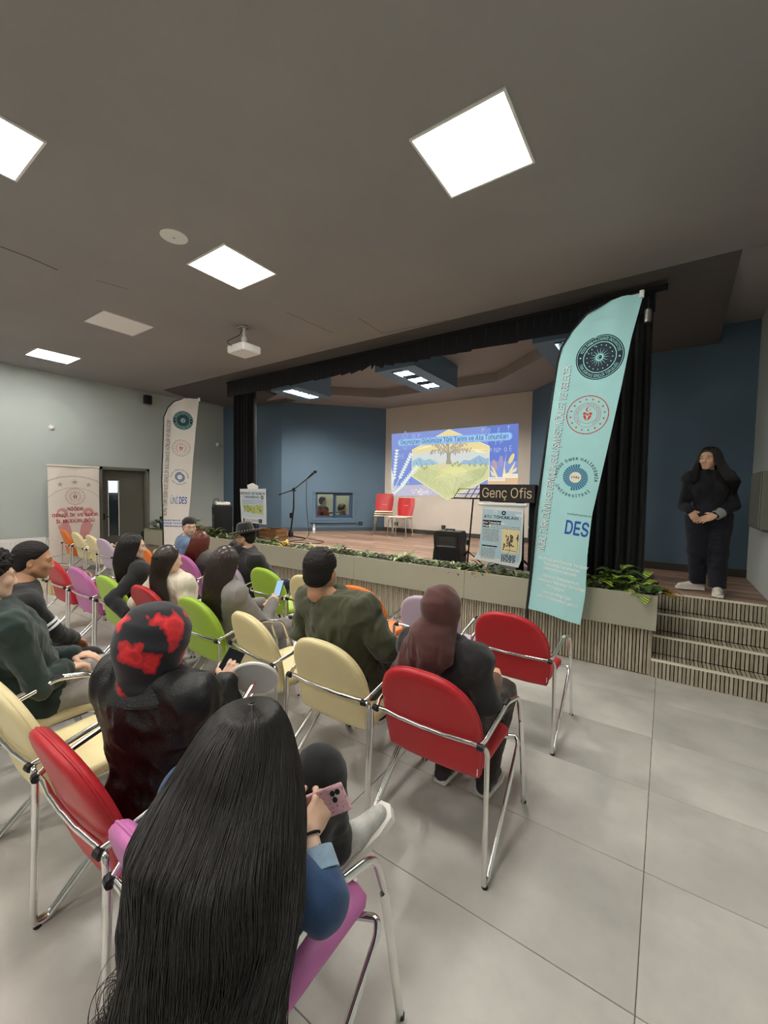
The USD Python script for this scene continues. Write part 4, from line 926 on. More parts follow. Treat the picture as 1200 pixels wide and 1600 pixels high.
rr = np.random.default_rng(11)
def body_lines(x, y, w, rows, pitch, hh=0.007):
    out = []
    for k in range(rows):
        xx = 0
        while xx < w:
            l = 0.012 + 0.04 * rr.random()
            out.append(sbox(x + xx, y - k * pitch, x + min(w, xx + l), y - k * pitch + hh)); xx += l + 0.008
    return flat(unary_union(out))
PP(body_lines(0.165, 0.478, 0.36, 2, 0.022), 0, 0, INK['grey'], 'small_print'); PP(body_lines(0.07, 0.432, 0.205, 10, 0.0155), 0, 0, INK['grey'], 'small_print')
PP(flat(sbox(0.065, 0.222, 0.26, 0.238)), 0, 0, INK['dark'], 'heading_bar'); PP(body_lines(0.06, 0.198, 0.18, 9, 0.0155), 0, 0, INK['grey'], 'small_print')
PP(body_lines(0.32, 0.135, 0.17, 6, 0.0155, 0.010), 0, 0, INK['black'], 'small_print')
pla = [LineString([(0.415, 0.20), (0.418, 0.40)]).buffer(0.0025), LineString([(0.36, 0.205), (0.50, 0.195)]).buffer(0.003), LineString([(0.415, 0.20), (0.40, 0.165), (0.37, 0.145)]).buffer(0.002)]
for k in range(26): pla.append(tr(affinity.scale(Point(0, 0).buffer(0.012, 4), 1.5, 0.6), 0.415 + 0.045 * rr.standard_normal(), 0.25 + 0.15 * rr.random(), rot=rr.random() * 180))
for k in range(7): pla.append(tr(affinity.scale(Point(0, 0).buffer(0.007, 4), 1.2, 0.8), 0.335 + 0.02 * rr.random(), 0.2 + 0.07 * rr.random()))
pla.append(tr(affinity.scale(Point(0, 0).buffer(0.012, 6), 0.7, 4), 0.505, 0.36)); pla.append(LineString([(0.505, 0.21), (0.505, 0.32)]).buffer(0.002))
PP(flat(unary_union(pla)), 0, 0, mat('poster_sepia', c(92, 80, 56), rough=0.6), 'plant_drawing', 3)
# music stand beside the lectern
mu = thing('music_stand', 'black wire music stand beside the lettered lectern', 'music stand', (-2.20, 5.22, SZ))
part(mu, 'pole', tube([(0.0, 0, 0.04), (0.06, 0, 0.93)], 0.011, 8), M_black)
for a in (0.5, 2.6, 4.7): part(mu, 'leg', tube([(0, 0, 0.22), (0.24 * math.cos(a), 0.24 * math.sin(a), 0.01)], 0.008, 6), M_black)
part(mu, 'clutch', lathe([(0.012, 0.3), (0.022, 0.31), (0.022, 0.36), (0.012, 0.37)], 10), M_black)
dk = lambda a, b: np.array([0.06 + a, -0.10 + b * 0.8, 0.94 + b * 0.55])
lines = [[dk(-.24, 0), dk(.24, 0)], [dk(-.24, .1), dk(.24, .1)], [dk(-.24, .22), dk(.24, .22)], [dk(-.24, 0), dk(-.24, .22)], [dk(.24, 0), dk(.24, .22)], [dk(-.08, 0), dk(-.08, .22)], [dk(.08, 0), dk(.08, .22)], [dk(0, -.02), dk(0, .3)]]
part(mu, 'desk', cat(*[tube(l, 0.006, 5) for l in lines]), M_black)
part(mu, 'ledge', bx(-0.20, 0.32, -0.14, -0.10, 0.925, 0.935), M_black, False)
# loudspeaker lying at the stage edge
ls = thing('loudspeaker', 'black portable loudspeaker on the stage edge beside the music stand', 'loudspeaker', (-2.47, 5.22, SZ), rz=0.12)
prof = Polygon([(-0.165, 0), (0.165, 0), (0.19, 0.05), (0.18, 0.17), (0.17, 0.24), (0.185, 0.40), (0.16, 0.45), (-0.16, 0.45), (-0.185, 0.40), (-0.17, 0.24), (-0.18, 0.17), (-0.19, 0.05)]).buffer(0.012)
bm = extrude_polygon(prof, 0.28, engine='earcut'); part(ls, 'cabinet', frame_to(bm, (0, 0.16, 0.012), (1, 0, 0), (0, 0, 1)), M_black, 40)
part(ls, 'horn', frame_to(loft(np.array([[(x_ * w_, z_ * h_ + 0.33, d_) for x_, z_ in ((-1, -1), (1, -1), (1, 1), (-1, 1))] for w_, h_, d_ in ((.15, .085, 0.001), (.145, .08, .012), (.05, .03, -.02))])), (0, -0.12, 0.012), (1, 0, 0), (0, 0, 1)), mat('horn_grey', c(48, 48, 50), rough=0.35), False)
part(ls, 'woofer_grille', frame_to(extrude_polygon(Polygon([(-0.15, 0.02), (0.15, 0.02), (0.15, 0.22), (-0.15, 0.22)]).buffer(0.01), 0.006, engine='earcut'), (0, -0.121, 0.012), (1, 0, 0), (0, 0, 1)), mat('grille_black', c(18, 18, 19), rough=0.8))
part(ls, 'badge', bx(0.0, 0.10, -0.131, -0.127, 0.03, 0.065), INK['cream'], False); part(ls, 'handle', tube(fillet([(-0.06, 0.02, 0.47), (-0.06, 0.02, 0.495), (0.06, 0.02, 0.495), (0.06, 0.02, 0.47)], 0.02), 0.01, 6), M_black)
# poster stand on the left
p2 = thing('poster_stand', 'black stand holding a white printed poster on the left of the stage', 'poster stand', (-6.50, 5.05, SZ))
part(p2, 'pole', tube([(0.05, 0.06, 0.03), (0.05, 0.04, 1.0)], 0.02, 8), M_black); part(p2, 'base', lathe([(0, 0), (0.2, 0), (0.2, 0.015), (0.03, 0.03), (0, 0.03)], 20), M_black); part(p2, 'back_board', bx(-0.36, 0.36, 0.0, 0.02, 0.40, 1.0), M_black, False)
s2 = Sheet((-6.90, 5.04, 1.07), (1, 0, 0), wave=lambda a, b: 0.01 * np.sin(a * 6) + 0.004)
c2 = part(p2, 'paper', s2.cloth([(0.05, 0.0), (0.02, 0.3), (0.0, 0.64)], [(0.78, -0.02), (0.78, 0.2), (0.765, 0.65)], 8, 8), mat('poster_white', c(226, 232, 236), rough=0.6), True, world=True)
def P2(m, x, y, ink, nm, ly=2): part(c2, nm, s2.put(m, x, y, 0.0, ly, 0.08 if 'ground' in nm or 'map_d' in nm else 0.0), ink, False, world=True)
P2(flat(sbox(0.06, 0.10, 0.72, 0.60)), 0, 0, mat('poster_pale', c(206, 222, 232), rough=0.6), 'printed_ground', 1)
P2(text('MÜNTEHAT AKTARIM VE', 0.042, True, 'c'), 0.38, 0.535, INK['black'], 'lettering'); P2(text('TARIM MİRASI', 0.042, True, 'c'), 0.36, 0.465, INK['black'], 'lettering'); P2(flat(ring(0.018, 0.036)), 0.66, 0.485, INK['dark'], 'seal')
P2(body_lines(0.08, 0.425, 0.6, 4, 0.022), 0, 0, INK['fan2'], 'small_print')
P2(flat(Polygon([(0.09, 0.34), (0.18, 0.345), (0.3, 0.335), (0.5, 0.33), (0.56, 0.345), (0.69, 0.345), (0.69, 0.17), (0.6, 0.165), (0.5, 0.18), (0.42, 0.165), (0.3, 0.2), (0.16, 0.21), (0.13, 0.28)])), 0, 0, mat('poster_green', c(190, 202, 128), rough=0.6), 'map_drawing')
P2(flat(unary_union([tr(affinity.scale(Point(0, 0).buffer(0.012, 4), 1.6, 0.7), 0.15 + 0.5 * rr.random(), 0.2 + 0.13 * rr.random(), rot=rr.random() * 180) for _ in range(30)])), 0, 0, mat('poster_olive', c(106, 118, 66), rough=0.6), 'map_marks', 3)
P2(flat(sbox(0.12, 0.0, 0.66, 0.075)), 0, 0, INK['dark'], 'heading_bar'); P2(body_lines(0.16, 0.045, 0.46, 2, 0.026, 0.013), 0, 0, INK['grey'], 'small_print', 3)
for q, (a_, x_, y_) in enumerate(((0.25, 0.30, 0.66), (-0.35, 0.42, 0.65))):
    sh_ = single('paper_sheet', frame_to(rbx(0.17, 0.16, 0.003, 0.001, n=1), (-6.90 + x_, 5.055 + 0.006 * q, 1.07 + y_), (math.cos(a_), 0, math.sin(a_)), (-math.sin(a_), 0, math.cos(a_))), INK['white'], ('white paper sheet sticking up behind the left poster, tilted left', 'white paper sheet sticking up behind the left poster, tilted right')[q], 'paper')
# wooden crate
ct = thing('wooden_crate', 'small brown wooden crate beside the left poster stand', 'crate', (-6.40, 5.42, SZ), rz=0.1)
M_wood = mat('crate_wood', c(126, 92, 58), rough=0.7, var=0.3, vscale=7, stretch=(2, 12, 12))
for zz in (0.045, 0.125, 0.205):
    for yy in (-0.15, 0.15): part(ct, 'slat', bx(-0.25, 0.25, yy - 0.008, yy + 0.008, zz - 0.035, zz + 0.035), M_wood, False)
    for xx in (-0.245, 0.245): part(ct, 'slat', bx(xx - 0.008, xx + 0.008, -0.14, 0.14, zz - 0.035, zz + 0.035), M_wood, False)
for xx in (-0.22, 0.22):
    for yy in (-0.13, 0.13): part(ct, 'post', bx(xx - 0.015, xx + 0.015, yy - 0.015, yy + 0.015, 0, 0.24), M_wood, False)
part(ct, 'bottom', bx(-0.24, 0.24, -0.14, 0.14, 0.004, 0.014), M_wood, False)
# amplifier cabinet at the far left of the stage
am = thing('amplifier_cabinet', 'black amplifier cabinet with grey grille at the left stage edge', 'amplifier', (-7.90, 5.32, SZ), rz=-0.5)
part(am, 'cabinet', rbx(0.52, 0.36, 0.66, 0.02, (0, 0, 0.33)), M_black); part(am, 'grille', rbx(0.44, 0.012, 0.36, 0.004, (0, -0.18, 0.22)), mat('amp_grille', c(78, 78, 78), rough=0.85)); part(am, 'horn', rbx(0.40, 0.012, 0.14, 0.004, (0, -0.18, 0.53)), M_blackm)
mx = thing('audio_mixer', 'white audio mixer with a cable on top of the amplifier cabinet', 'mixer', (-7.90, 5.32, SZ + 0.66), rz=-0.5)
part(mx, 'body', rbx(0.44, 0.28, 0.06, 0.012, (0, 0, 0.031)), M_white); part(mx, 'cable', tube(fillet([(-0.1, -0.05, 0.06), (-0.08, -0.08, 0.14), (-0.02, -0.16, 0.11), (0, -0.2, -0.05), (0.02, -0.195, -0.35)], 0.05), 0.007, 6), M_black); [part(mx, 'knob', lathe([(0.01, 0.06), (0.01, 0.075), (0, 0.076)], 8, (0.05 * i, 0, 0)), M_dark) for i in range(-3, 4)]
# white table behind the turquoise flag
tb = thing('side_table', 'white table edge showing between lectern and turquoise flag', 'table', (-1.15, 6.0, SZ))
part(tb, 'table_top', rbx(0.8, 0.5, 0.04, 0.008, (0, 0, 0.55)), M_white)
for sx_ in (-.36, .36):
    for sy_ in (-.2, .2): part(tb, 'leg', tube([(sx_, sy_, 0), (sx_, sy_, 0.54)], 0.015, 8), M_steel)
# red shell chairs with white seats at the back of the stage
M_redshell = mat('red_lacquer_shell', c(172, 34, 40), rough=0.3, coat=0.3); M_seatw = mat('cream_seat_shell', c(222, 204, 182), rough=0.4)
def shell_chair(loc, rz, label, n=1):
    t = thing('shell_chair', label, 'chair', loc, rz, group=None)
    u = np.linspace(-1, 1, 9); z = np.linspace(0, 1, 9)
    def sheet(f, th):
        G = np.array([[f(a, b) for a in u] for b in z]); bk = G + np.array([0, th, 0]); m = loft(np.concatenate([G, bk[:, ::-1]], axis=1)); return m
    back = sheet(lambda a, b: (a * (0.17 + 0.035 * math.sin(b * 2.4)), 0.21 + 0.03 * a * a + 0.09 * b, 0.47 + 0.40 * b), 0.012)
    part(t, 'backrest', back, M_redshell, 50)
    sl_ = cat(*[rbx(0.10, 0.012, 0.014, 0.004, (0.01, 0.268 + 0.022 * k, 0.70 + 0.05 * k)) for k in range(3)]); part(t, 'back_slot', sl_, M_seatw)
    seat = rbx(0.42, 0.44, 0.022, 0.010, (0, 0.01, 0.455)); part(t, 'seat', seat, M_seatw)
    for sx_, sy_ in ((-.19, -.19), (.19, -.19), (-.18, .18), (.18, .18)): part(t, 'leg', tube(fillet([(sx_ * .6, sy_ * .6, 0.435), (sx_, sy_, 0.43), (sx_ * 1.2, sy_ * 1.15, 0.0)], 0.04), 0.010, 8), M_chrome)
    return t
q1, q2 = (-5.38, 7.80), (-4.82, 7.66)
shell_chair((q1[0], q1[1], SZ), 0.55, 'red-backed shell chair at the bottom of the stack on the stage')
shell_chair((q1[0] - .01, q1[1] + .03, SZ + 0.045), 0.55, 'red-backed shell chair in the middle of the stack on the stage')
shell_chair((q1[0] - .02, q1[1] + .06, SZ + 0.09), 0.55, 'red-backed shell chair on top of the stack on the stage')
shell_chair((q2[0], q2[1], SZ), 0.15, 'single red-backed shell chair with cream seat beside the stack')

# ------------------------------------------------------------------ greenery in the trough
M_leaf = [mat('leaf_%d' % i, c(*q), rough=0.45, var=0.2, vscale=20) for i, q in enumerate(((72, 100, 52), (98, 124, 64), (52, 78, 44), (138, 156, 94)))]
M_leafy = mat('leaf_yellow', c(206, 168, 44), rough=0.5, var=0.15, vscale=20); M_leafo = mat('leaf_dry_orange', c(168, 110, 48), rough=0.6, var=0.2, vscale=20); M_stem = mat('stem_green', c(70, 84, 44), rough=0.6)
M_varie = usdkit.material(stage, '/World/Looks/leaf_striped', {'t': ('texture_coordinate', {}), 'w': ('wave_texture', {'wave_type': 'bands', 'bands_direction': 'diagonal', 'scale': 14.0, 'distortion': 1.5}), 'r': ('rgb_ramp', {'ramp': [(0.25, c(48, 96, 36)), (0.5, c(196, 222, 96))]}), 'p': ('principled_bsdf', {'roughness': 0.4})}, [('t.object', 'w.vector'), ('w.fac', 'r.fac'), ('r.color', 'p.base_color')], surface='p.BSDF')
def leaf(base, d, up, L, W, droop=0.3, n=5):
    d = np.array(d, float); d /= np.linalg.norm(d); s = np.cross(d, up); s /= np.linalg.norm(s) + 1e-9; nn = np.cross(s, d)
    V = []
    for t_ in np.linspace(0, 1, n):
        w = W * math.sin(math.pi * min(1, t_ * 0.92 + 0.06)) ** 0.8; p = np.array(base) + d * L * t_ - np.array([0, 0, 1]) * droop * L * t_ * t_
        V += [p - s * w + nn * w * .35, p, p + s * w + nn * w * .35]
    f = []
    for i in range(n - 1):
        for j in range(2): a = i * 3 + j; f += [[a, a + 1, a + 4], [a, a + 4, a + 3]]
    return trimesh.Trimesh(np.array(V), f, process=False)
prng = np.random.default_rng(21)
def bush(x, y, h, spread, n, L, W, mats, label, droop=0.35, as_parts=False, upness=0.7, z=0.72, name='trough_plant'):
    t = thing(name, label, 'plant', (x, y, z))
    part(t, 'stem', cat(*[tube([(0, 0, 0), (spread * .3 * math.cos(a), spread * .3 * math.sin(a), h * .6)], 0.004, 5) for a in (0, 2, 4)]), M_stem)
    lv = {}
    for k in range(n):
        a = prng.random() * 6.283; el = prng.random() * upness + 0.1; b = np.array([spread * .5 * math.cos(a) * prng.random(), spread * .35 * math.sin(a) * prng.random(), h * (0.15 + .6 * prng.random())])
        m = leaf(b, (math.cos(a) * math.cos(el), math.sin(a) * math.cos(el), math.sin(el)), (0, 0, 1), L * (.6 + .6 * prng.random()), W * (.7 + .5 * prng.random()), droop)
        i = int(prng.integers(len(mats)))
        if as_parts: part(t, 'leaf', m, mats[i], True)
        else: lv.setdefault(i, []).append(m)
    for i, ms_ in lv.items(): part(t, 'foliage', cat(*ms_), mats[i], True, kind='stuff')
    return t
GRN = [M_leaf[0], M_leaf[1], M_leaf[2], M_leaf[3]]
low = []
x = -6.15
while x < -1.15:
    if abs(x + 5.15) > 0.2: low.append(x)
    x += 0.19
for i, x in enumerate(low):
    big = i % 6 == 3
    bush(x, 4.70 + 0.05 * math.sin(i * 2.3), 0.19 if big else 0.13, 0.26, 20 if big else 16, 0.13, 0.026, [GRN[i % 4], GRN[(i + 1) % 4]], 'low green trailing plant along the front of the stage trough').prim.SetCustomDataByKey('group', 'low plants along the stage trough')
bush(-5.15, 4.66, 0.14, 0.22, 22, 0.13, 0.018, [M_leafy], 'bright yellow flowering plant on the trough behind the olive sweater', 0.3)
bush(-1.80, 4.66, 0.10, 0.25, 16, 0.11, 0.016, [M_leafy, M_leafo], 'yellowing plant on the trough below the lectern poster', 0.5)
bush(-2.85, 4.68, 0.20, 0.25, 12, 0.20, 0.022, [M_leaf[1], M_leaf[3]], 'taller green plant on the trough left of the loudspeaker', 0.3)
bush(-2.15, 4.68, 0.12, 0.3, 14, 0.18, 0.03, [M_leaf[2], M_leaf[0]], 'broad dark leaved plant on the trough beside the music stand', 0.5)
for x, h, lb in ((-9.25, 0.34, 'bushy dark green plant at the far left end of the trough by the door'), (-8.25, 0.46, 'tall dark green plant on the trough right of the white flag'), (-7.95, 0.30, 'green and yellow plant in front of the amplifier cabinet'), (-7.45, 0.22, 'pale green plant on the trough left of the black hat')):
    bush(x, 4.72, h, 0.5, 46, 0.2, 0.034, [M_leaf[3], M_leafy, M_leaf[0]] if 'yellow' in lb else [M_leaf[0], M_leaf[2], M_leaf[1]] if 'dark' in lb else [M_leaf[3], M_leaf[1]], lb, 0.35, upness=1.0)
for x in (-7.1, -6.75, -6.4): bush(x, 4.72, 0.16, 0.3, 18, 0.12, 0.022, [M_leaf[3], M_leaf[1]], 'pale green trailing plant on the trough behind the black hat').prim.SetCustomDataByKey('group', 'pale plants behind the black hat')
for x, y, h, lb in ((-0.80, 4.70, 0.16, 'striped leaf plant on the trough next to the turquoise flag'), (-0.56, 4.66, 0.22, 'striped leaf plant at the foot of the right curtain'), (-0.36, 4.72, 0.34, 'taller striped leaf plant near the right end of the trough'), (-0.18, 4.64, 0.24, 'bright striped leaf plant at the right end of the trough')):
    bush(x, y, h, 0.34, 22, 0.17, 0.055, [M_varie, M_leaf[0], M_varie, M_leaf[1]], lb, 0.45, as_parts=True)
t = thing('dry_grass_tuft', 'dry orange leaf tuft hanging over the right end of the trough', 'plant', (-0.10, 4.72, 0.80))
for k in range(12):
    a = -0.7 + 1.7 * k / 11; part(t, 'leaf', leaf((0, 0, 0), (math.cos(a) * .9, math.sin(a) * .9, 0.35 - 0.05 * (k % 3)), (0, 0, 1), 0.26 + 0.03 * (k % 4), 0.012, 0.5), M_leafo, True)

# ------------------------------------------------------------------ hall chairs: padded back, padded seat, bent chrome tube frame
def pad(outline, T, f, rings=((0.0, .5), (.45, .5), (.78, .49), (.90, .44), (.965, .33), (.995, .16))):
    """cushion: outline (k, 2) shrunk in rings with half depth, mapped by f(a, b, d)"""
    O = np.array(outline); cen = O.mean(0); k = len(O)
    lay = [(s, d * T) for s, d in rings[1:]] + [(1.0, 0.0)] + [(s, -d * T) for s, d in rings[:0:-1]]
    V = np.array([np.array([f(*(cen + (p - cen) * s), d) for p in O]) for s, d in lay])
    m = loft(V); v = np.array(m.vertices)
    v[-2] = f(cen[0], cen[1], rings[0][1] * T); v[-1] = f(cen[0], cen[1], -rings[0][1] * T)
    m.vertices = v
    if m.volume < 0: m.invert()
    return m
def smooth_outline(P, n=56):
    P = np.array(fillet(list(P) + [P[0]], 0.06, 6)); d = np.r_[0, np.cumsum(np.linalg.norm(np.diff(P, axis=0), axis=1))]; t = np.linspace(0, d[-1], n + 1)[:-1]
    return np.c_[np.interp(t, d, P[:, 0]), np.interp(t, d, P[:, 1])]
a_ = np.linspace(0, math.pi, 23)
top_ = [(0.262 * math.copysign(abs(math.cos(t)) ** .85, math.cos(t)), 0.63 + 0.262 * math.sin(t) ** 0.80) for t in a_]
back_o = np.array([(0.245, 0.425), (0.258, 0.53)] + top_ + [(-0.258, 0.53), (-0.245, 0.425), (-0.235, 0.405), (-0.12, 0.40), (0.0, 0.40), (0.12, 0.40), (0.235, 0.405)])
def back_map(x, z, d): return (x, 0.050 + 0.22 * x * x - (0.34 if z > 0.60 else 0.16) * (z - 0.60) + d, z)
seat_o = smooth_outline([(-0.245, 0.10), (0.245, 0.10), (0.25, 0.52), (-0.25, 0.52)])
def seat_map(x, y, d): return (x, y, 0.442 + 0.03 * (y - 0.3) - 0.35 * max(0, y - 0.47) + d - (0.004 if d > 0 and abs(((y - 0.36) * 18) % 1 - .5) < .12 and y > 0.34 and abs(x) < 0.23 else 0))
def seat_mesh():
    m = pad(seat_o, 0.065, seat_map); return m
VINYL = {}
def vinyl(nm, col):
    VINYL[nm] = mat('vinyl_' + nm, col, rough=0.42, var=0.04, vscale=3, bump=0.12, bscale=220); return VINYL[nm]
def make_chair(nm, col, label, loc, rz, category='chair', pad_l=None, pad_r=None):
    m = vinyl(nm, col)
    t = thing(nm + '_chair', label, category, loc, rz)
    b = pad(back_o, 0.068, back_map)
    part(t, 'backrest', b, m, 50)
    pt = np.array([back_map(*p, 0.0) for p in back_o]); pt = np.vstack([pt, pt[:1]])
    part(t, 'piping', tube(pt + [0, 0.0, 0], 0.0045, 5), m, True)
    part(t, 'seat', seat_mesh(), m, 50)
    part(t, 'seat_pan', rbx(0.40, 0.36, 0.012, 0.004, (0, 0.30, 0.402), n=1), M_black)
    rail = fillet([(-0.305, 0.0, 0.50), (-0.305, 0.0, 0.612), (-0.24, 0.004, 0.612), (-0.12, -0.006, 0.609), (0, -0.008, 0.608), (0.12, -0.006, 0.609), (0.24, 0.004, 0.612), (0.305, 0.0, 0.612), (0.305, 0.0, 0.50)], [0, .05, .2, .2, .2, .2, .2, .05, 0], 6)
    part(t, 'back_rail', tube(rail, 0.0115, 10), M_chrome, 50)
    for s in (-1, 1):
        leg = fillet([(s * .305, 0, 0.52), (s * .312, -0.015, 0.012), (s * .312, 0.035, 0.012), (s * .305, 0.46, 0.40), (s * .29, 0.485, 0.425), (s * .20, 0.45, 0.412)], [0, .035, .035, .06, .04, 0], 7)
        part(t, 'rear_leg', tube(leg, 0.0115, 10), M_chrome, 50)
    for s in (-1, 1):
        arm = fillet([(s * .272, 0.0, 0.615), (s * .285, 0.03, 0.632), (s * .300, 0.27, 0.700), (s * .305, 0.44, 0.665), (s * .305, 0.50, 0.50), (s * .308, 0.60, 0.0)], [0, .03, .12, .10, .2, 0], 8)
        n = len(arm); w = np.clip((np.arange(n) / n - 0.35) * 3, 0, 1)
        part(t, 'armrest_leg', tube(arm, 0.0115, 10, flat=(1.0, 1.0)), M_chrome, 50)
        part(t, 'leg_blade', tube(arm[-9:] + np.array([0, -0.004, 0]), 0.0105, 8, flat=(1.6, 0.9), up=(0, 1, 0)), M_chrome, 50)
        part(t, 'arm_clip', tube([(s * .288, -0.004, 0.612), (s * .262, -0.008, 0.612)], 0.0165, 8), M_black, 50)
        top = arm[(arm[:, 1] > 0.04) & (arm[:, 1] < 0.30)] + np.array([0, 0, 0.011])
        part(t, 'arm_pad', tube(top, 0.010, 8, flat=(0.45, 1.1), up=(0, 0, 1)), (pad_r if s > 0 else pad_l) or M_black, 50)
        part(t, 'foot_glide', cat(lathe([(0, 0), (0.014, 0), (0.014, 0.012), (0, 0.012)], 8, (s * .312, -0.002, 0)), lathe([(0, 0), (0.014, 0), (0.014, 0.012), (0, 0.012)], 8, (s * .308, 0.598, 0))), M_black)
    part(t, 'care_tag', rbx(0.004, 0.002, 0.035, 0.001, (0.252, 0.028, 0.47), n=1), INK['white'], False)
    return t
CHAIR_COL = dict(red=c(196, 40, 48), orchid=c(202, 116, 176), green=c(172, 208, 72), cream=c(240, 224, 172), lavender=c(206, 186, 208), orange=c(246, 128, 36))
FIRST = {}
def chair(nm, x, y, rz, label, group=None, **kw):
    if nm in FIRST and not kw:
        return clone(FIRST[nm], (x, y, 0), rz, label, group)
    t = make_chair(nm, CHAIR_COL[nm], label, (x, y, 0), rz, **kw)
    if group: t.prim.SetCustomDataByKey('group', group)
    if not kw: FIRST[nm] = t
    return t
RA, RB_, RC = 0.48, 1.66, 2.82
# nearest row
chair('orchid', -0.95, RA, 0.0, 'pink vinyl chair in the foreground under the long-haired woman')
chair('red', -1.62, RA + .02, 0.0, 'red vinyl chair under the woman in the black leather jacket')
chair('cream', -2.26, RA + .02, 0.02, 'empty cream vinyl chair at the left edge beside the leather jacket')
chair('cream', -2.90, RA + .02, 0.0, 'cream vinyl chair under the man in the dark green sweater')
chair('cream', -3.54, RA + .02, 0.0, 'cream vinyl chair under the young man with striped black sleeves')
# second row
chair('red', -0.89, RB_, 0.0, 'red vinyl chair under the woman in the brown headscarf')
chair('cream', -1.52, RB_, 0.0, 'cream vinyl chair under the man in the olive sweater')
chair('cream', -2.24, RB_ + .06, -0.15, 'empty cream vinyl chair between the lime chair and the olive sweater')
chair('green', -2.88, RB_ + .06, -0.02, 'lime green vinyl chair under the woman with long brown hair')
chair('red', -3.55, RB_ + .02, 0.0, 'red vinyl chair under the woman in the cream sweater')
chair('green', -4.19, RB_, 0.0, 'lime green vinyl chair under the woman in black with black hair')
chair('orchid', -4.86, RB_, 0.0, 'empty pink vinyl chair between a lime and a red chair')
chair('red', -5.53, RB_, 0.0, 'empty red vinyl chair beside the young man in profile')
chair('cream', -6.17, RB_, 0.0, 'cream vinyl chair hidden behind the young man in profile')
# third row, nearest the stage
chair('red', -0.86, RC - .02, -0.02, 'empty red vinyl chair with one turquoise arm pad in front of the flag', pad_r=mat('turquoise_pad', c(150, 190, 180), rough=0.6))
chair('lavender', -1.52, RC + .02, 0.03, 'empty lavender vinyl chair behind the brown headscarf')
chair('orange', -2.16, RC - .04, 0.0, 'empty orange vinyl chair in front of the olive sweater')
chair('cream', -2.82, RC, 0.0, 'empty cream vinyl chair near the stage left of the olive head')
chair('green', -3.42, RC - .01, -0.02, 'empty lime green vinyl chair in front of the black hooded coat')
chair('lavender', -4.12, RC, 0.0, 'lavender vinyl chair under the man in the black hat')
chair('orchid', -4.84, RC - .07, -0.05, 'pink vinyl chair under the red-haired woman')
chair('cream', -5.50, RC, 0.0, 'cream vinyl chair under the man in the denim jacket')
chair('orange', -6.05, RC, 0.0, 'orange vinyl chair behind the face of the woman in black')
chair('orange', -6.66, RC + .02, 0.0, 'orange vinyl chair left of the woman in black, by the door')
chair('lavender', -7.28, RC, 0.0, 'pale lavender vinyl chair in the far row in front of the door')
chair('cream', -7.95, RC + .08, -0.05, 'right one of two cream vinyl chairs below the roll-up banner')
chair('cream', -8.62, RC + .10, -0.05, 'left one of two cream vinyl chairs below the roll-up banner')
chair('orange', -9.28, RC + .13, -0.1, 'orange vinyl chair at the far end of the row below the roll-up banner')

# ------------------------------------------------------------------ people
SKIN = {}
def skin(nm, col):
    if nm not in SKIN: SKIN[nm] = (mat('skin_' + nm, col, rough=0.5, sss=0.15, attr='tint'), np.array(col))
    return SKIN[nm]
_HD = {}
def head_mesh(female):
    """head in its own frame: +y the face, +z up, centre between the ears; 0.225 m tall"""
    if female in _HD: return _HD[female]
    F = Field((-.11, -.13, -.19), (.11, .15, .14), 0.0048)
    F.ell((0, -.012, .032), (.074, .094, .082), k=0); F.ell((0, .022, -.022), (.062, .072, .078), k=.03)
    jw = .046 if female else .052
    for s in (-1, 1): F.cone((s * jw, .008, -.058), (s * .016, .062, -.094), .020, .017, .03)
    F.cone((-.012, .068, -.094), (.012, .068, -.094), .017, .017, .02)
    F.ell((0, .062, -.055), (.036, .030, .040), k=.02)
    for s in (-1, 1):
        F.ell((s * .038, .060, -.022), (.026, .022, .024), k=.02)
        F.ell((s * .033, .092, .004), (.017, .013, .011), k=.014, op='sub')
        F.ell((s * .031, .0765, .003), (.0135, .012, .0095), k=.004)
        F.cone((s * .014, .087, .022), (s * .046, .074, .024), .010, .008, .014)
        F.ell((s * .074, -.010, -.010), (.010, .020, .032), rot=rotz(s * -.35), k=.006)
        F.ell((s * .083, -.004, -.006), (.005, .010, .016), k=.004, op='sub')
        F.ell((s * .010, .100, -.038), (.0085, .011, .0075), k=.006)
    F.cone((0, .084, .016), (0, .106, -.030), .0085, .0105, .010); F.ell((0, .106, -.034), (.010, .010, .009), k=.006)
    F.cone((-.018, .083, -.064), (.018, .083, -.064), .0062, .0062, .006); F.cone((-.014, .0825, -.074), (.014, .0825, -.074), .0072, .0072, .006)
    F.cone((-.022, .094, -.069), (.022, .094, -.069), .0022, .0022, .003, 'sub')
    F.cone((0, -.022, -.06), (0, -.026, -.115), .047 if female else .055, .047 if female else .055, .03)
    m = F.mesh(1); _HD[female] = m; return m
def head_tint(m, base, female, stubble=0.0):
    v = np.array(m.vertices); t = np.repeat(base[None], len(v), 0)
    def mix(mask, col):
        nonlocal t; t = t * (1 - mask[:, None]) + np.array(col)[None] * mask[:, None]
    g = lambda cx, cy, cz, rx, ry, rz: np.clip(1.6 - 1.6 * np.sqrt(((np.abs(v[:, 0]) - cx) / rx) ** 2 + ((v[:, 1] - cy) / ry) ** 2 + ((v[:, 2] - cz) / rz) ** 2), 0, 1)
    mix(g(0, .09, -.069, .026, .02, .012) * (.75 if female else .5), base * np.array([.85, .48, .48]))
    mix(g(.031, .085, .027, .021, .02, .0065), base * .13)
    mix(g(.031, .085, .004, .015, .02, .0055), (.03, .02, .015))
    mix(g(.036, .07, -.025, .03, .03, .03) * .25, base * np.array([1.05, .78, .72]))
    if stubble: mix(np.clip((-.045 - v[:, 2]) / .02, 0, 1) * (v[:, 1] > .0) * stubble, base * .45)
    return t
_HN = {}
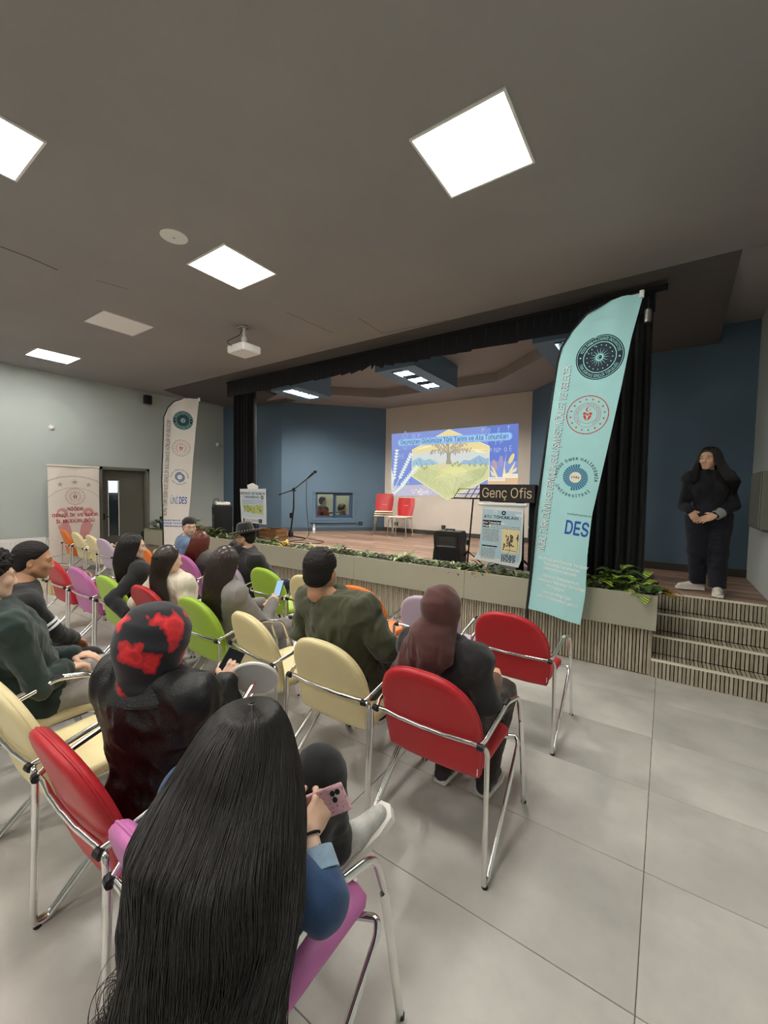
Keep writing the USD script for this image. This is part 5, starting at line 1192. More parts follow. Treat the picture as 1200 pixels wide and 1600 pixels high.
def hand_mesh(pose):
    """right hand: wrist at the origin, fingers along +y, palm down, thumb on the -x side"""
    if pose in _HN: return _HN[pose]
    F = Field((-.085, -.05, -.09), (.075, .21, .06), 0.0036)
    F.ell((0, .048, 0), (.040, .050, .0145), k=0); F.cone((0, -.045, 0), (0, .012, 0), .025, .024, .02); F.cone((-.024, .02, -.004), (.026, .075, 0), .013, .013, .015)
    curl = {'relax': (.25, .35, .3), 'hold': (.65, .75, .55), 'flat': (.08, .12, .1), 'grip': (.9, 1.0, .7)}[pose]
    for i, (x, L, r) in enumerate(((-.029, .082, .0092), (-.009, .092, .0095), (.011, .085, .0090), (.029, .066, .0080))):
        p = np.array([x, .086 - .004 * abs(i - 1), .002]); a = -.05; pts = [np.array([x * .8, .05, 0]), p]
        for sg, cu in zip((.45, .32, .23), curl):
            a -= cu * (1 + .06 * i); p = p + L * sg * np.array([x * .8 * .5 * (1 - curl[0]) / .09 * .3, math.cos(a), math.sin(a)]); pts.append(p)
        F.chain(pts, [r, r, r * .95, r * .9, r * .8], .005)
    c_ = .5 if pose in ('hold', 'grip') else .15
    t0 = np.array([-.026, .014, -.004]); t1 = t0 + np.array([-.030, .030, -.012 - .02 * c_]); t2 = t1 + np.array([-.014 + .02 * c_, .032, -.010 - .012 * c_]); t3 = t2 + np.array([-.002 + .02 * c_, .026, -.006])
    F.chain([t0, t1, t2, t3], [.016, .012, .0105, .0085], .010)
    m = F.mesh(1); _HN[pose] = m; return m
def unit(v): v = np.array(v, float); return v / (np.linalg.norm(v) + 1e-12)
def basis(y, zhint):
    y = unit(y); z = np.array(zhint, float); z = unit(z - y * (z @ y)); x = np.cross(y, z); return np.stack([x, y, z], 1)
def put(m, R, o, s=1.0, mirror=False):
    v = np.array(m.vertices) * s
    if mirror: v = v * [-1, 1, 1]
    q = trimesh.Trimesh(v @ np.asarray(R).T + np.array(o), m.faces, process=False)
    if mirror: q.invert()
    return q
FAB = {}
def fabric(nm, col, rough=0.85, var=0.10, vscale=9, bump=0.25, bscale=300, sheen=0.2, **k):
    return mat('cloth_' + nm, col, rough=rough, var=var, vscale=vscale, bump=bump, bscale=bscale, sheen=sheen, **k)
SHOE_P = [(.0, .035, .040), (.05, .045, .042), (.11, .038, .036), (.17, .030, .040), (.215, .022, .034)]
def shoe(t, ankle, d, upper, sole, s=1.0):
    """one shoe under the ankle joint pointing along d"""
    d = np.array([d[0], d[1], 0.0]) if len(d) == 2 else np.array(d, float)
    R = basis(d, (0, 0, 1)); o = np.array(ankle) - R @ np.array([0, .055, .075]) * s
    F = Field((-.07, -.05, -.02), (.07, .28, .16), .006)
    F.cone((0, .03, .045), (0, .055, .10), .038, .042, .02); F.cone((0, .02, .040), (0, .12, .045), .036, .038, .02); F.cone((0, .12, .042), (0, .215, .032), .040, .030, .02)
    F.plane((0, 0, .012), (0, 0, -1))
    F.plane((0, 0, .125), (0, -.1, 1))
    u = part(t, 'shoe', put(F.mesh(1), R, o, s), upper, True)
    out = Polygon([(-.036, .0), (.034, .0), (.040, .10), (.046, .18), (.034, .24), (.0, .258), (-.034, .245), (-.044, .18), (-.036, .10)]).buffer(.006)
    part(u, 'sole', put(extrude_polygon(out, .026, engine='earcut'), R, o + R @ np.array([0, 0, -.002]) * s, s), sole, 40)
    return u

class Person: pass
def person(label, hip, neck, head, yaw=0.0, hyaw=0.0, hpitch=0.0, hroll=0.0, female=True, sk='mid', sw=None, el={}, wr={}, kn={}, an={}, hand={}, hdir={}, hup={}, top=None, legs=None, shoes=None, s=1.0, stubble=0.0, hcell=0.011, standing=False, top_name='sweater', fold=0.012, toe={}, show_hand=(True, True), hem=-0.10, tt=0.014, lt=0.012, collar=True, leg_name='trousers', seed=0, chest=1.0, slv=1.0, arm=1.0, vneck=False):
    """a figure from its joints (world coordinates); clothes are skins of their own over one body"""
    R = rotz(yaw); hip, neck, head = (np.array(q, float) for q in (hip, neck, head))
    sw = sw or (.165 if female else .195)
    P = Person(); P.R, P.hip, P.neck, P.head, P.s = R, hip, neck, head, s
    t = thing('person', label, 'person', (hip[0], hip[1], 0 if not standing else SZ), group=None); P.t = t; o = np.array(t.loc)
    up = unit(neck - hip); X = R @ np.array([1.0, 0, 0]); X = unit(X - up * (X @ up)); Yf = np.cross(up, X); B = np.stack([X, Yf, up], 1); P.B = B
    J = {}
    for k, sg in (('L', -1), ('R', 1)):
        J['s' + k] = neck + B @ np.array([sg * sw, 0.0, -.055])
        J['e' + k] = np.array(el.get(k, J['s' + k] + R @ np.array([sg * .07, .02, -.27])), float)
        J['w' + k] = np.array(wr.get(k, hip + R @ np.array([sg * .10, .30, .12])), float)
        J['h' + k] = hip + R @ np.array([sg * .088, .0, -.01])
        J['k' + k] = np.array(kn.get(k, hip + R @ (np.array([sg * .11, .43, .01]) if not standing else np.array([sg * .09, .02, -.42]))), float)
        J['a' + k] = np.array(an.get(k, np.array([*(hip + R @ np.array([sg * .12, .47, 0]))[:2], .085]) if not standing else hip + R @ np.array([sg * .095, 0, -.80])), float)
    P.J = J
    L = np.linalg.norm(neck - hip)
    def torso(F, d, low=True, k=.05):
        w = sw / .18 * chest
        F.ell(hip + up * .02, (.165 * w + d, .125 * chest + d, .125 + d), B, k=0)
        F.ell(hip + up * L * .36, (.138 * w + d, .108 * chest + d, .16 + d), B, k=k)
        F.ell(hip + up * L * .68, (.150 * w + d, .112 * chest + d, .17 + d), B, k=k)
        if female: 
            for sg in (-1, 1): F.ell(hip + up * L * .66 + B @ np.array([sg * .068, .085, 0]), (.058 + d, .05 + d, .06 + d), B, k=.04)
        for a in 'LR':
            F.cone(J['s' + a], neck + up * -.03, .058 + d, .062 + d, k); F.cone(J['s' + a], hip + up * L * .6 + (J['s' + a] - neck) * .4, .06 + d, .08 + d, k)
    def arms(F, d, which='LR', k=.03, upto=1.0):
        for a in which:
            F.cone(J['s' + a], J['e' + a], (.048 if female else .056) * arm + d, (.038 if female else .044) * arm + d, k)
            wq = J['e' + a] + (J['w' + a] - J['e' + a]) * upto; F.cone(J['e' + a], wq, (.038 if female else .044) * arm + d, (.027 if female else .031) * (arm if upto > .9 else 1.2) + d, k)
    def legf(F, d, k=.03):
        for a in 'LR': F.cone(J['h' + a], J['k' + a], .088 + d, .060 + d, k); F.cone(J['k' + a], J['a' + a], .058 + d, .040 + d, k)
    allp = list(J.values()) + [hip, neck, head]
    lo, hi = bounds_of(allp, .22)
    # body: one skin, head and hands modelled finer
    Rh0 = rotz(hyaw) @ rotx(hpitch) @ roty(hroll)
    F = Field(lo, hi, .014); torso(F, -.008); arms(F, -.004); legf(F, -.006); F.cone(neck - up * .03, head + Rh0 @ np.array([0, -.024, -.085]) * s, .050 if female else .060, (.046 if female else .054) * s, .02)
    mb_, base = skin(*sk) if isinstance(sk, tuple) else skin(sk, SK[sk])
    pcs, tin = [F.mesh(1)], []
    tin.append(np.repeat(base[None], len(pcs[0].vertices), 0))
    Rh = rotz(hyaw) @ rotx(hpitch) @ roty(hroll); P.Rh = Rh
    hm = head_mesh(female); pcs.append(put(hm, Rh, head, s)); tin.append(head_tint(hm, base, female, stubble))
    for i, (a, sg) in enumerate((('L', -1), ('R', 1))):
        if not show_hand[i]: continue
        pose = hand.get(a, 'relax'); hm2 = hand_mesh(pose); d = hdir.get(a, J['w' + a] - J['e' + a]); z = hup.get(a, (0, 0, 1))
        pcs.append(put(hm2, basis(d, z), J['w' + a], s * (.95 if female else 1.02), mirror=(a == 'L'))); tin.append(np.repeat((base * np.array([1.02, .97, .95]))[None], len(hm2.vertices), 0))
    bm_ = cat(*pcs); bm_.vertices = np.array(bm_.vertices) - o
    P.body = part(t, 'body', bm_, mb_, True, colors=np.vstack(tin))
    if legs is not None:
        F = Field(lo, hi, hcell); F.ell(hip + up * .01, (.165 * sw / .18 * chest + lt, .125 * chest + lt, .12 + lt), B, k=0); legf(F, lt)
        for a in 'LR': F.plane(J['a' + a] - np.array([0, 0, .005]), (0, 0, -1)) if standing else None
        m = F.mesh(2); rumple(m, fold * .8, 9, (1, 1, 1.0), seed + 3); rumple(m, fold * .45, 21, (1, .5, 1), seed + 8); m.vertices = np.array(m.vertices) - o; P.legs = part(t, leg_name, m, legs, True)
    if top is not None:
        F = Field(lo, hi, hcell); torso(F, tt); arms(F, tt * .7 + .003, k=.02, upto=slv)
        if collar: F.cone(neck - up * .03, neck + up * .03, .062 if female else .074, .058 if female else .070, .02)
        F.plane(hip + up * hem, -up)
        if min(J['wL'][2], J['wR'][2]) < neck[2]: F.plane(neck + up * .034, up)
        if vneck: F.cone(neck + B @ np.array([0, .09, .05]), neck + B @ np.array([0, .15, -.12]), .050, .010, .004, 'sub')
        m = F.mesh(2); rumple(m, fold, 8, (1, 1, .8), seed); rumple(m, fold * .55, 19, (1, 1, .55), seed + 7); m.vertices = np.array(m.vertices) - o; P.top = part(t, top_name, m, top, True)
        for i, a in enumerate('LR'):
            if show_hand[i] and slv > .9:
                d = unit(J['w' + a] - J['e' + a]); w_ = J['w' + a] - d * .004 - o
                part(P.top, 'cuff', tube([w_ - d * .05, w_ - d * .04, w_ + d * .006, w_ + d * .012], [.026, tt * .7 + (.031 if female else .036), tt * .7 + (.030 if female else .035), .026], 14), top, 50)
    if shoes is not None:
        for a in 'LR': shoe(t, J['a' + a] - o, toe.get(a, R @ np.array([0, 1.0, 0])), shoes[0], shoes[1], s if female else s * 1.08)
    return P
SK = dict(mid=c(224, 178, 148), fair=c(236, 196, 170), tan=c(204, 152, 118))
def on_head(P, m): 
    """a mesh in the head's frame, moved into the person's"""
    q = put(m, P.Rh, P.head, P.s); q.vertices = np.array(q.vertices) - np.array(P.t.loc); return q
HAIR_SHORT = mat('hair_short_black', c(30, 26, 24), rough=0.62, spec=0.3); HAIR_BLACK = mat('hair_black', c(27, 22, 20), rough=0.42, spec=0.55); HAIR_DARK = mat('hair_dark_brown', c(52, 40, 34), rough=0.36, spec=0.6); HAIR_RED = mat('hair_auburn', c(104, 44, 28), rough=0.4, spec=0.6); HAIR_BROWN = mat('hair_brown', c(58, 45, 39), rough=0.34, spec=0.6)
def short_hair(P, m, lift=.012, line=.055, curly=0.0, seed=0, name='hair'):
    F = Field((-.13, -.14, -.13), (.13, .13, .17), .0055)
    F.ell((0, -.014, .036), (.076 + lift, .096 + lift, .084 + lift * 1.3), k=0); F.ell((0, -.045, -.03), (.066 + lift * .6, .058 + lift * .6, .06), k=.03)
    F.plane((0, line, .062), (0, .80, -.60), .006); F.plane((0, -.03, -.085), (0, .2, -1), .006)
    for s in (-1, 1): F.ell((s * .09, .012, -.025), (.035, .035, .045), k=.012, op='sub')
    q = F.mesh(1)
    if curly: rumple(q, curly, 42, seed=seed); rumple(q, curly * .6, 80, seed=seed + 1)
    else: rumple(q, .0012 if name == 'hair_cap' else .0035, 90, (1, .35, 1), seed, ridge=name != 'hair_cap')
    return part(P.t, name, on_head(P, q), m, True)
def drape_hair(P, levels, m, strands, seed=0, kmin=1.0, wavy=0.0, w=.0022, wave=.0, curl=0.0, label=None, tail=0.10, thick=.03, npt=16, nphi=64, capline=.06):
    """long hair: rings of (centre, rx, ry, open angle towards the face, yaw) in world space from the crown down; a grooved body plus loose strands"""
    rg = np.random.default_rng(seed + 100); o = np.array(P.t.loc); N = 26
    short_hair(P, m, lift=.007, line=capline, seed=seed, name='hair_cap')
    lv = np.linspace(0, 1, len(levels)); tt = np.linspace(0, 1, N)
    C = np.stack([np.interp(tt, lv, [l[0][i] for l in levels]) for i in range(3)], 1)
    RX, RY, OP, YW = (np.interp(tt, lv, [l[j] for l in levels]) for j in (1, 2, 3, 4))
    gro = np.repeat(rg.random(nphi // 2), 2) * .07; gro2 = rg.random(nphi) * .05
    def pt(t, u, k):   # u 0..1 round the back from one face edge to the other
        a = np.interp(t, tt, OP); yw = np.interp(t, tt, YW); ph = yw + math.pi / 2 + a / 2 + u * (2 * math.pi - a)
        cx = np.stack([np.interp(t, tt, C[:, i]) for i in range(3)], -1); rx, ry = np.interp(t, tt, RX) * k, np.interp(t, tt, RY) * k
        lx, ly = rx * np.cos(ph - yw), ry * np.sin(ph - yw)
        ww = wavy * t ** 1.5; lx = lx + ww * np.sin(t * 19 + u * 23); ly = ly + ww * np.cos(t * 17 + u * 19)
        return cx + np.stack([lx * np.cos(yw) - ly * np.sin(yw), lx * np.sin(yw) + ly * np.cos(yw), 0 * lx], -1)
    us = np.linspace(0, 1, nphi); rings = []
    for i, t in enumerate(tt):
        k = 1 - gro * min(1, t * 3) - gro2 * np.sin(t * 9 + us * 9) ** 2 * min(1, t * 3); edge = np.clip(np.minimum(us, 1 - us) * 14, .0, 1)
        outr = pt(np.full(nphi, t), us, k); th = thick / max(.02, (RX[i] + RY[i]) / 2); inn = pt(np.full(nphi, t), us[::-1], (1 - np.clip(th, 0, .6) * edge[::-1]) * k[::-1])
        rings.append(np.vstack([outr, inn]))
    bodym = loft(np.array(rings)); bodym.vertices = np.array(bodym.vertices) - o
    if bodym.volume < 0: bodym.invert()
    h = part(P.t, 'hair', bodym, m, True, label=label)
    S = []
    for i in range(strands):
        u = rg.random(); k0 = kmin + .05 * rg.random(); t0 = rg.random() ** 2 * .07; te = 1.0 - tail * rg.random() ** 2 + tail * rg.random() * .5
        ts = np.linspace(t0, min(1.0, te), npt); uu = u + .03 * rg.standard_normal() * ts ** 2
        pr = pt(ts, np.clip(uu, 0.0, 1.0), k0 + .03 * rg.random() * ts)
        if wave: 
            phs = rg.random() * 6.28; pr = pr + wave * (ts ** 1.5)[:, None] * np.stack([np.sin(ts * 14 + phs), np.cos(ts * 12 + phs), 0 * ts], 1)
        if te > 1: pr = np.vstack([pr, pr[-1] + [0.01 * rg.standard_normal(), .01 * rg.standard_normal(), -(te - 1) * .9]])
        if curl and rg.random() < .75:
            e = pr[-1]; q = np.linspace(0, 1, 9)[1:]; rr_ = curl * (.5 + rg.random()); ph = rg.random() * 6.28
            pr = np.vstack([pr, e + np.stack([rr_ * (np.cos(ph + q * 5.5) - math.cos(ph)), rr_ * .6 * (np.sin(ph + q * 5.5) - math.sin(ph)), -rr_ * 2.2 * q + .3 * rr_ * np.sin(q * 5)], 1)])
        S.append(pr - o)
    curves(P.t, 'hair_strands', S, w, w * .35, m)
    return h
def glasses(P, m):
    fr = []
    for s in (-1, 1):
        th = np.linspace(0, 2 * math.pi, 17); fr.append(tube(np.c_[s * .033 + .024 * np.cos(th), np.full(17, .100), .002 + .019 * np.sin(th)], .0016, 5)); fr.append(tube([(s * .057, .098, .008), (s * .076, .05, .008), (s * .08, -.01, .0)], .0016, 5))
    fr.append(tube([(-.01, .102, .006), (.01, .102, .006)], .0016, 5)); part(P.t, 'glasses', on_head(P, cat(*fr)), m, True)
JEAN = fabric('denim_mid', c(104, 130, 160), var=.18, vscale=14); BLK = fabric('black', c(26, 26, 28)); BLK2 = fabric('black_soft', c(32, 31, 33)); GRY = fabric('grey_marl', c(150, 148, 144), var=.08, vscale=40)
SH_W = (mat('shoe_white', c(222, 216, 206), rough=.6), mat('sole_white', c(232, 228, 220), rough=.6)); SH_B = (mat('shoe_black', c(30, 30, 34), rough=.6), mat('sole_grey', c(160, 156, 150), rough=.6))
# 1 --- woman in the foreground with very long hair
h_ = np.array([-.90, .665, .985])
dph = lambda px, py, dep: CAM + ray(px, py) * dep
ph_c = dph(506, 1256, 1.17)
g1 = person('woman in the foreground with very long black hair holding a pink phone', (-.95, .76, .50), (-.92, .60, .865), h_, yaw=-.1, hyaw=-.35, hpitch=-.5, female=True, sk='fair', sw=.150,
    el={'R': (-.66, .72, .69), 'L': (-1.10, .76, .66)}, wr={'R': dph(481, 1306, 1.11), 'L': dph(452, 1262, 1.22)}, hand={'R': 'hold', 'L': 'relax'}, hdir={'R': dph(500, 1264, 1.16) - dph(481, 1306, 1.11), 'L': dph(500, 1232, 1.22) - dph(452, 1262, 1.22)}, hup={'R': (.8, -.3, .4), 'L': (0, -.5, .8)},
    kn={'R': ax(500, 1207, -.86), 'L': (-1.05, 1.17, .50)}, an={'R': ax(524, 1322, -.84), 'L': (-1.08, 1.15, .09)}, toe={'R': ax(568, 1292, -.80) - ax(528, 1335, -.84)}, top=fabric('denim_blue', c(46, 74, 114), var=.15, vscale=14), legs=BLK, shoes=(mat('sneaker_grey', c(196, 194, 188), rough=.6, var=.25, vscale=18), SH_W[1]), top_name='denim_jacket', hcell=.009, tt=.014, slv=.45, arm=1.15)
lv = [((-.895, .69, 1.127), .010, .010, .05, -.35), ((-.897, .685, 1.112), .072, .074, .05, -.35), ((-.898, .672, 1.07), .104, .112, .2, -.35), ((-.888, .64, .98), .155, .150, .9, -.3), ((-.84, .57, .90), .178, .185, 1.4, -.2), ((-.80, .53, .82), .198, .168, 1.9, -.1), ((-.77, .485, .74), .196, .142, 2.6, 0), ((-.755, .46, .65), .19, .13, 2.9, 0), ((-.74, .445, .57), .185, .12, 3.0, 0), ((-.735, .43, .52), .18, .11, 3.1, 0)]
drape_hair(g1, lv, HAIR_BLACK, 5600, seed=1, kmin=.98, wavy=.018, w=.0026, wave=.020, curl=.036, tail=.22, npt=20, label='very long wavy black hair')
o = np.array(g1.t.loc)
ph = thing('smartphone', 'pink patterned phone in the hand of the long-haired woman', 'phone', ph_c)
ex, ey = unit(.88 * CR + .44 * CU - .16 * CF), unit(-.44 * CR + .88 * CU + .1 * CF); ez = np.cross(ex, ey); ey = np.cross(ez, ex)
def onp(m): return frame_to(m, (0, 0, 0), ex, ey, ez)
M_case = usdkit.material(stage, '/World/Looks/phone_case', {'t': ('texture_coordinate', {}), 'v': ('voronoi_texture', {'feature': 'distance_to_edge', 'scale': 85.0}), 'r': ('rgb_ramp', {'ramp': [(0.0, c(226, 178, 186)), (0.22, c(226, 178, 186)), (0.30, c(192, 130, 142)), (0.42, c(196, 136, 148)), (0.5, c(228, 184, 190))]}), 'p': ('principled_bsdf', {'roughness': 0.35})}, [('t.object', 'v.vector'), ('v.distance', 'r.fac'), ('r.color', 'p.base_color')], surface='p.BSDF')
part(ph, 'case', onp(rbx(.150, .078, .011, .005)), M_case)
cm = part(ph, 'camera_bump', onp(rbx(.040, .042, .003, .0015, (.050, .014, .0068))), mat('phone_pink', c(230, 186, 192), rough=.3))
for x, y in ((.042, .022), (.058, .022), (.042, .004)): part(cm, 'lens', onp(lathe([(.0075, .008), (.0075, .0105), (0, .0105)], 16, (x, y, 0))), M_black)
part(ph, 'screen', onp(rbx(.142, .070, .001, .0004, (0, 0, -.0058))), M_black)
dd = g1.J['wR'] - g1.J['eR']; q = g1.J['eR'] + dd * .45 - o; d = unit(dd)
part(g1.top, 'sleeve_cuff', tube([q - d * .02, q - d * .015, q + d * .035, q + d * .04], [.040, .061, .056, .036], 18), fabric('denim_pale', c(150, 176, 198), var=.15, vscale=30), 50, label='pale turned-up denim cuff')
br_ = g1.J['wR'] - o; d = unit(g1.J['wR'] - g1.J['eR']); th = np.linspace(0, 6.2832, 21); u1 = unit(np.cross(d, [0, 0, 1])); u2 = np.cross(d, u1)
part(g1.t, 'bracelet', tube(br_ + d * -.003 + .031 * (np.cos(th)[:, None] * u1 + np.sin(th)[:, None] * u2), .0035, 6), M_blackm)
# 2 --- woman in the leather jacket and flowered headscarf
M_lea = mat('black_leather', c(17, 17, 18), rough=.40, bump=.35, bscale=160, coat=.08, var=.10, vscale=6)
l2 = person('woman in a black leather jacket and black headscarf with red flowers', (-1.62, .80, .50), (-1.60, .78, .985), (-1.59, .80, 1.11), yaw=.30, hyaw=.0, hpitch=-.2, sk='fair', sw=.185,
    el={'R': (-1.44, 1.02, .64), 'L': (-1.88, .80, .60)}, wr={'R': ax(352, 1068, -1.56), 'L': (-1.72, 1.02, .64)}, hand={'R': 'hold'}, hdir={'R': ax(372, 1030, -1.58) - ax(352, 1068, -1.56)}, hup={'R': (.7, -.5, .3)}, top=M_lea, legs=BLK, shoes=SH_B, top_name='leather_jacket', fold=.022, hcell=.009, hem=-.12, tt=.020, seed=4, chest=1.02)
def scarf(P, m, drape=None, seed=0, name='headscarf', puff=.018, fold=.010, face=(.0, .13, -.012)):
    F = Field((-.30, -.28, -.46), (.24, .17, .19), .0075)
    F.ell((0, -.022, .034), (.080 + puff, .102 + puff, .090 + puff), k=0); F.ell((0, .0, -.045), (.078 + puff * .6, .084, .092), k=.04); F.cone((0, -.01, -.10), (0, -.02, -.17), .078, .10, .04)
    for q in (drape or []):
        if len(q) == 2: F.ell(*q, k=.05)
        else: F.cone(*q, .045)
    F.ell(face, (.054, .075, .074), k=.012, op='sub')
    q = F.mesh(2); rumple(q, fold, 9, (1.0, 1.0, 1.6), seed)
    if len(drape or []) > 1: rumple(q, .016, 26, (1, 1, .12), seed + 2, mask=lambda v: np.clip((-.12 - v[:, 2]) / .08, 0, 1))
    return part(P.t, name, on_head(P, q), m, True)
M_flow = usdkit.material(stage, '/World/Looks/flowered_scarf', {'t': ('texture_coordinate', {}), 'w': ('noise_texture', {'scale': 14.0, 'detail': 2.0}), 'vm': ('vector_math', {'math_type': 'multiply_add', 'vector2': (0.05, 0.05, 0.05)}), 'v': ('noise_texture', {'scale': 10.5, 'detail': 3.0, 'roughness': 0.45}), 'r': ('rgb_ramp', {'ramp': [(0.0, c(26, 26, 32)), (0.565, c(28, 28, 34)), (0.572, c(150, 18, 28)), (0.61, c(196, 26, 34)), (0.66, c(240, 48, 52)), (0.75, c(208, 30, 40))]}), 'p': ('principled_bsdf', {'roughness': 0.75, 'sheen_weight': 0.2})},
    [('t.object', 'v.vector'), ('v.fac', 'r.fac'), ('r.color', 'p.base_color')], surface='p.BSDF')
scarf(l2, M_flow, [((0, -.05, -.02), (.105, .105, .13))], seed=3, puff=.026, fold=.008)
ctr = l2.neck - np.array(l2.t.loc); th = np.linspace(-2.6, 2.6, 25)
colr = [ctr + l2.B @ np.array([math.sin(a) * (.075 + w), -math.cos(a) * (.07 + w) , zz]) for w, zz in ((.012, .062),) for a in th]
colb = [ctr + l2.B @ np.array([math.sin(a) * .165, -math.cos(a) * .150, -.045]) for a in th]
V = np.stack([np.array(colr), np.array(colb)]); V = np.concatenate([V, V[:, ::-1] * 1.0 + np.array([0, 0, -.008])], axis=1); part(l2.t, 'collar', loft(V), M_lea, 40)
tb2 = thing('smartphone', 'black phone held up by the woman in the leather jacket', 'phone', ax(357, 1042, -1.60))
pa, pb = ax(374, 1012, -1.60), ax(346, 1064, -1.58); e1 = unit(pa - pb); e3 = unit(np.cross(e1, (.3, .9, .3))); e2 = np.cross(e3, e1)
part(tb2, 'body', frame_to(rbx(.078, .160, .009, .004), (0, 0, 0), e2, e1), M_black); part(tb2, 'screen', frame_to(rbx(.072, .154, .001, .0004, (0, 0, .005)), (0, 0, 0), e2, e1), mat('phone_screen_dark', c(18, 20, 26), rough=.1))
# writing tablet of her chair
wt = thing('writing_tablet', 'round white writing tablet folded beside the leather jacket', 'tablet', ax(398, 1062, -1.50))
tn = unit((-.50, .62, .42)); tb_ = basis(unit(np.cross(tn, (1, 0, .2))), tn)
part(wt, 'board', put(lathe([(0, 0), (.100, 0), (.105, .005), (.105, .013), (.100, .018), (0, .018)], 40), tb_, (0, 0, 0)), M_white)
part(wt, 'arm', tube(fillet([(0, 0, -.01), (.04, -.14, -.10), (.10, -.30, -.06)], .06), .010, 8), M_chrome)
# 3 --- curly man in the dark green sweater
g3 = person('young man with curly dark hair in a dark green sweater and grey sweatpants', (-2.90, .78, .50), (-2.83, .585, 1.065), (-2.84, .575, 1.23), yaw=-.05, hyaw=.0, hpitch=-.1, female=False, sk='fair', sw=.20, el={'R': ax(62, 1075, -2.60), 'L': (-3.12, .74, .70)}, wr={'R': ax(98, 1045, -2.70), 'L': (-2.93, .95, .68)}, hdir={'R': (-.3, 1, -.12), 'L': (.5, .8, -.1)}, arm=.88, kn={'R': (-2.70, 1.20, .50), 'L': (-2.96, 1.22, .52)}, an={'R': (-2.70, 1.30, .09), 'L': (-2.98, 1.32, .09)}, top=fabric('forest_green', c(38, 56, 52)), legs=fabric('sweatpants', c(164, 161, 156), var=.06, vscale=60), shoes=SH_W, fold=.020, tt=.022, lt=.024, hcell=.010, chest=1.1, seed=9)
short_hair(g3, HAIR_SHORT, lift=.022, curly=.018, seed=2)
# 4 --- young man in profile with striped sleeves
b4 = person('young man in profile with short dark hair and white-striped black sleeves', (-3.54, .82, .50), (-3.42, .85, 1.045), (-3.45, .915, 1.205), yaw=-.1, hyaw=-.35, hpitch=-.15, female=False, sk='tan', el={'R': ax(78, 985, -3.22), 'L': (-3.74, .86, .74)}, wr={'R': (-3.36, 1.10, .64), 'L': (-3.62, 1.10, .62)}, kn={'R': ax(140, 1012, -3.30) + [0, 0, -.07], 'L': ax(105, 992, -3.55) + [0, 0, -.07]}, an={'R': (-3.30, 1.27, .09), 'L': (-3.58, 1.28, .09)}, top=BLK, legs=BLK2, shoes=SH_B, hcell=.010, seed=5, stubble=.35)
short_hair(b4, HAIR_SHORT, lift=.008, seed=4)
for k in (.50, .63): 
    a_, b_ = b4.J['sR'], b4.J['eR']; q = a_ + (b_ - a_) * (k + .25) - np.array(b4.t.loc); d = unit(b_ - a_); part(b4.t, 'sleeve_stripe', tube([q - d * .008, q - d * .007, q + d * .007, q + d * .008], [.05, .076, .0755, .05], 20), INK['white'], 50)
# 5 --- woman in the brown headscarf
h5 = person('woman in a brown headscarf and black top in the second row', (-.89, 1.98, .50), (-.91, 1.85, .945), (-.90, 1.83, 1.105), yaw=-.05, hyaw=.05, hpitch=-.25, sk='mid', el={'R': (-.665, 1.87, .70), 'L': (-1.13, 1.9, .68)}, wr={'R': (-.70, 2.08, .74), 'L': (-.98, 2.18, .66)}, slv=.06, hdir={'R': (-.5, .8, .05)}, an={'R': (-.78, 2.20, .09), 'L': (-1.02, 2.16, .09)}, top=BLK2, legs=fabric('dark_brown', c(52, 38, 34)), shoes=(mat('shoe_dark_grey', c(58, 54, 60), rough=.6), SH_W[1]), hcell=.009, seed=6, sw=.175, fold=.016, tt=.018)
M_hij = fabric('brown_scarf', c(88, 50, 46), var=.06, vscale=20, bump=.15, bscale=120)
scarf(h5, M_hij, [((-.02, -.04, -.12), (-.11, .03, -.36), .078, .062), ((-.07, -.02, -.13), (-.20, .055, -.34), .070, .058), ((.0, -.03, -.13), (-.04, .02, -.34), .07, .056), ((-.05, -.02, -.13), (-.16, .04, -.36), .07, .06)], seed=8, puff=.014, fold=.009)
for a in 'LR':
    q0, q1 = h5.J['e' + a] - np.array(h5.t.loc), h5.J['w' + a] - np.array(h5.t.loc); part(h5.t, 'brown_sleeve', tube([q0, q0 + (q1 - q0) * .5, q1 - (q1 - q0) * .04, q1], [.044, .046, .036, .028], 16), fabric('brown_knit', c(112, 78, 62)), 50, label='brown knitted sleeve')
# 6 --- man in the olive sweater
o6 = person('man with short dark hair in an olive green sweater seen from behind', (-1.60, 2.00, .50), (-1.63, 1.85, 1.06), (-1.70, 1.81, 1.215), s=1.08, yaw=-.05, hyaw=.30, hpitch=-.1, female=False, sk='tan', sw=.215, el={'R': (-1.30, 1.93, .80), 'L': (-1.92, 1.88, .78)}, wr={'R': (-1.42, 2.17, .68), 'L': (-1.72, 2.20, .66)}, top=fabric('olive', c(74, 76, 54), var=.12), legs=BLK, shoes=(mat('shoe_black_canvas', c(30, 30, 32), rough=.7), SH_W[1]), fold=.026, hcell=.010, tt=.030, chest=1.12, seed=11, hem=-.14)
short_hair(o6, HAIR_SHORT, lift=.014, seed=7)
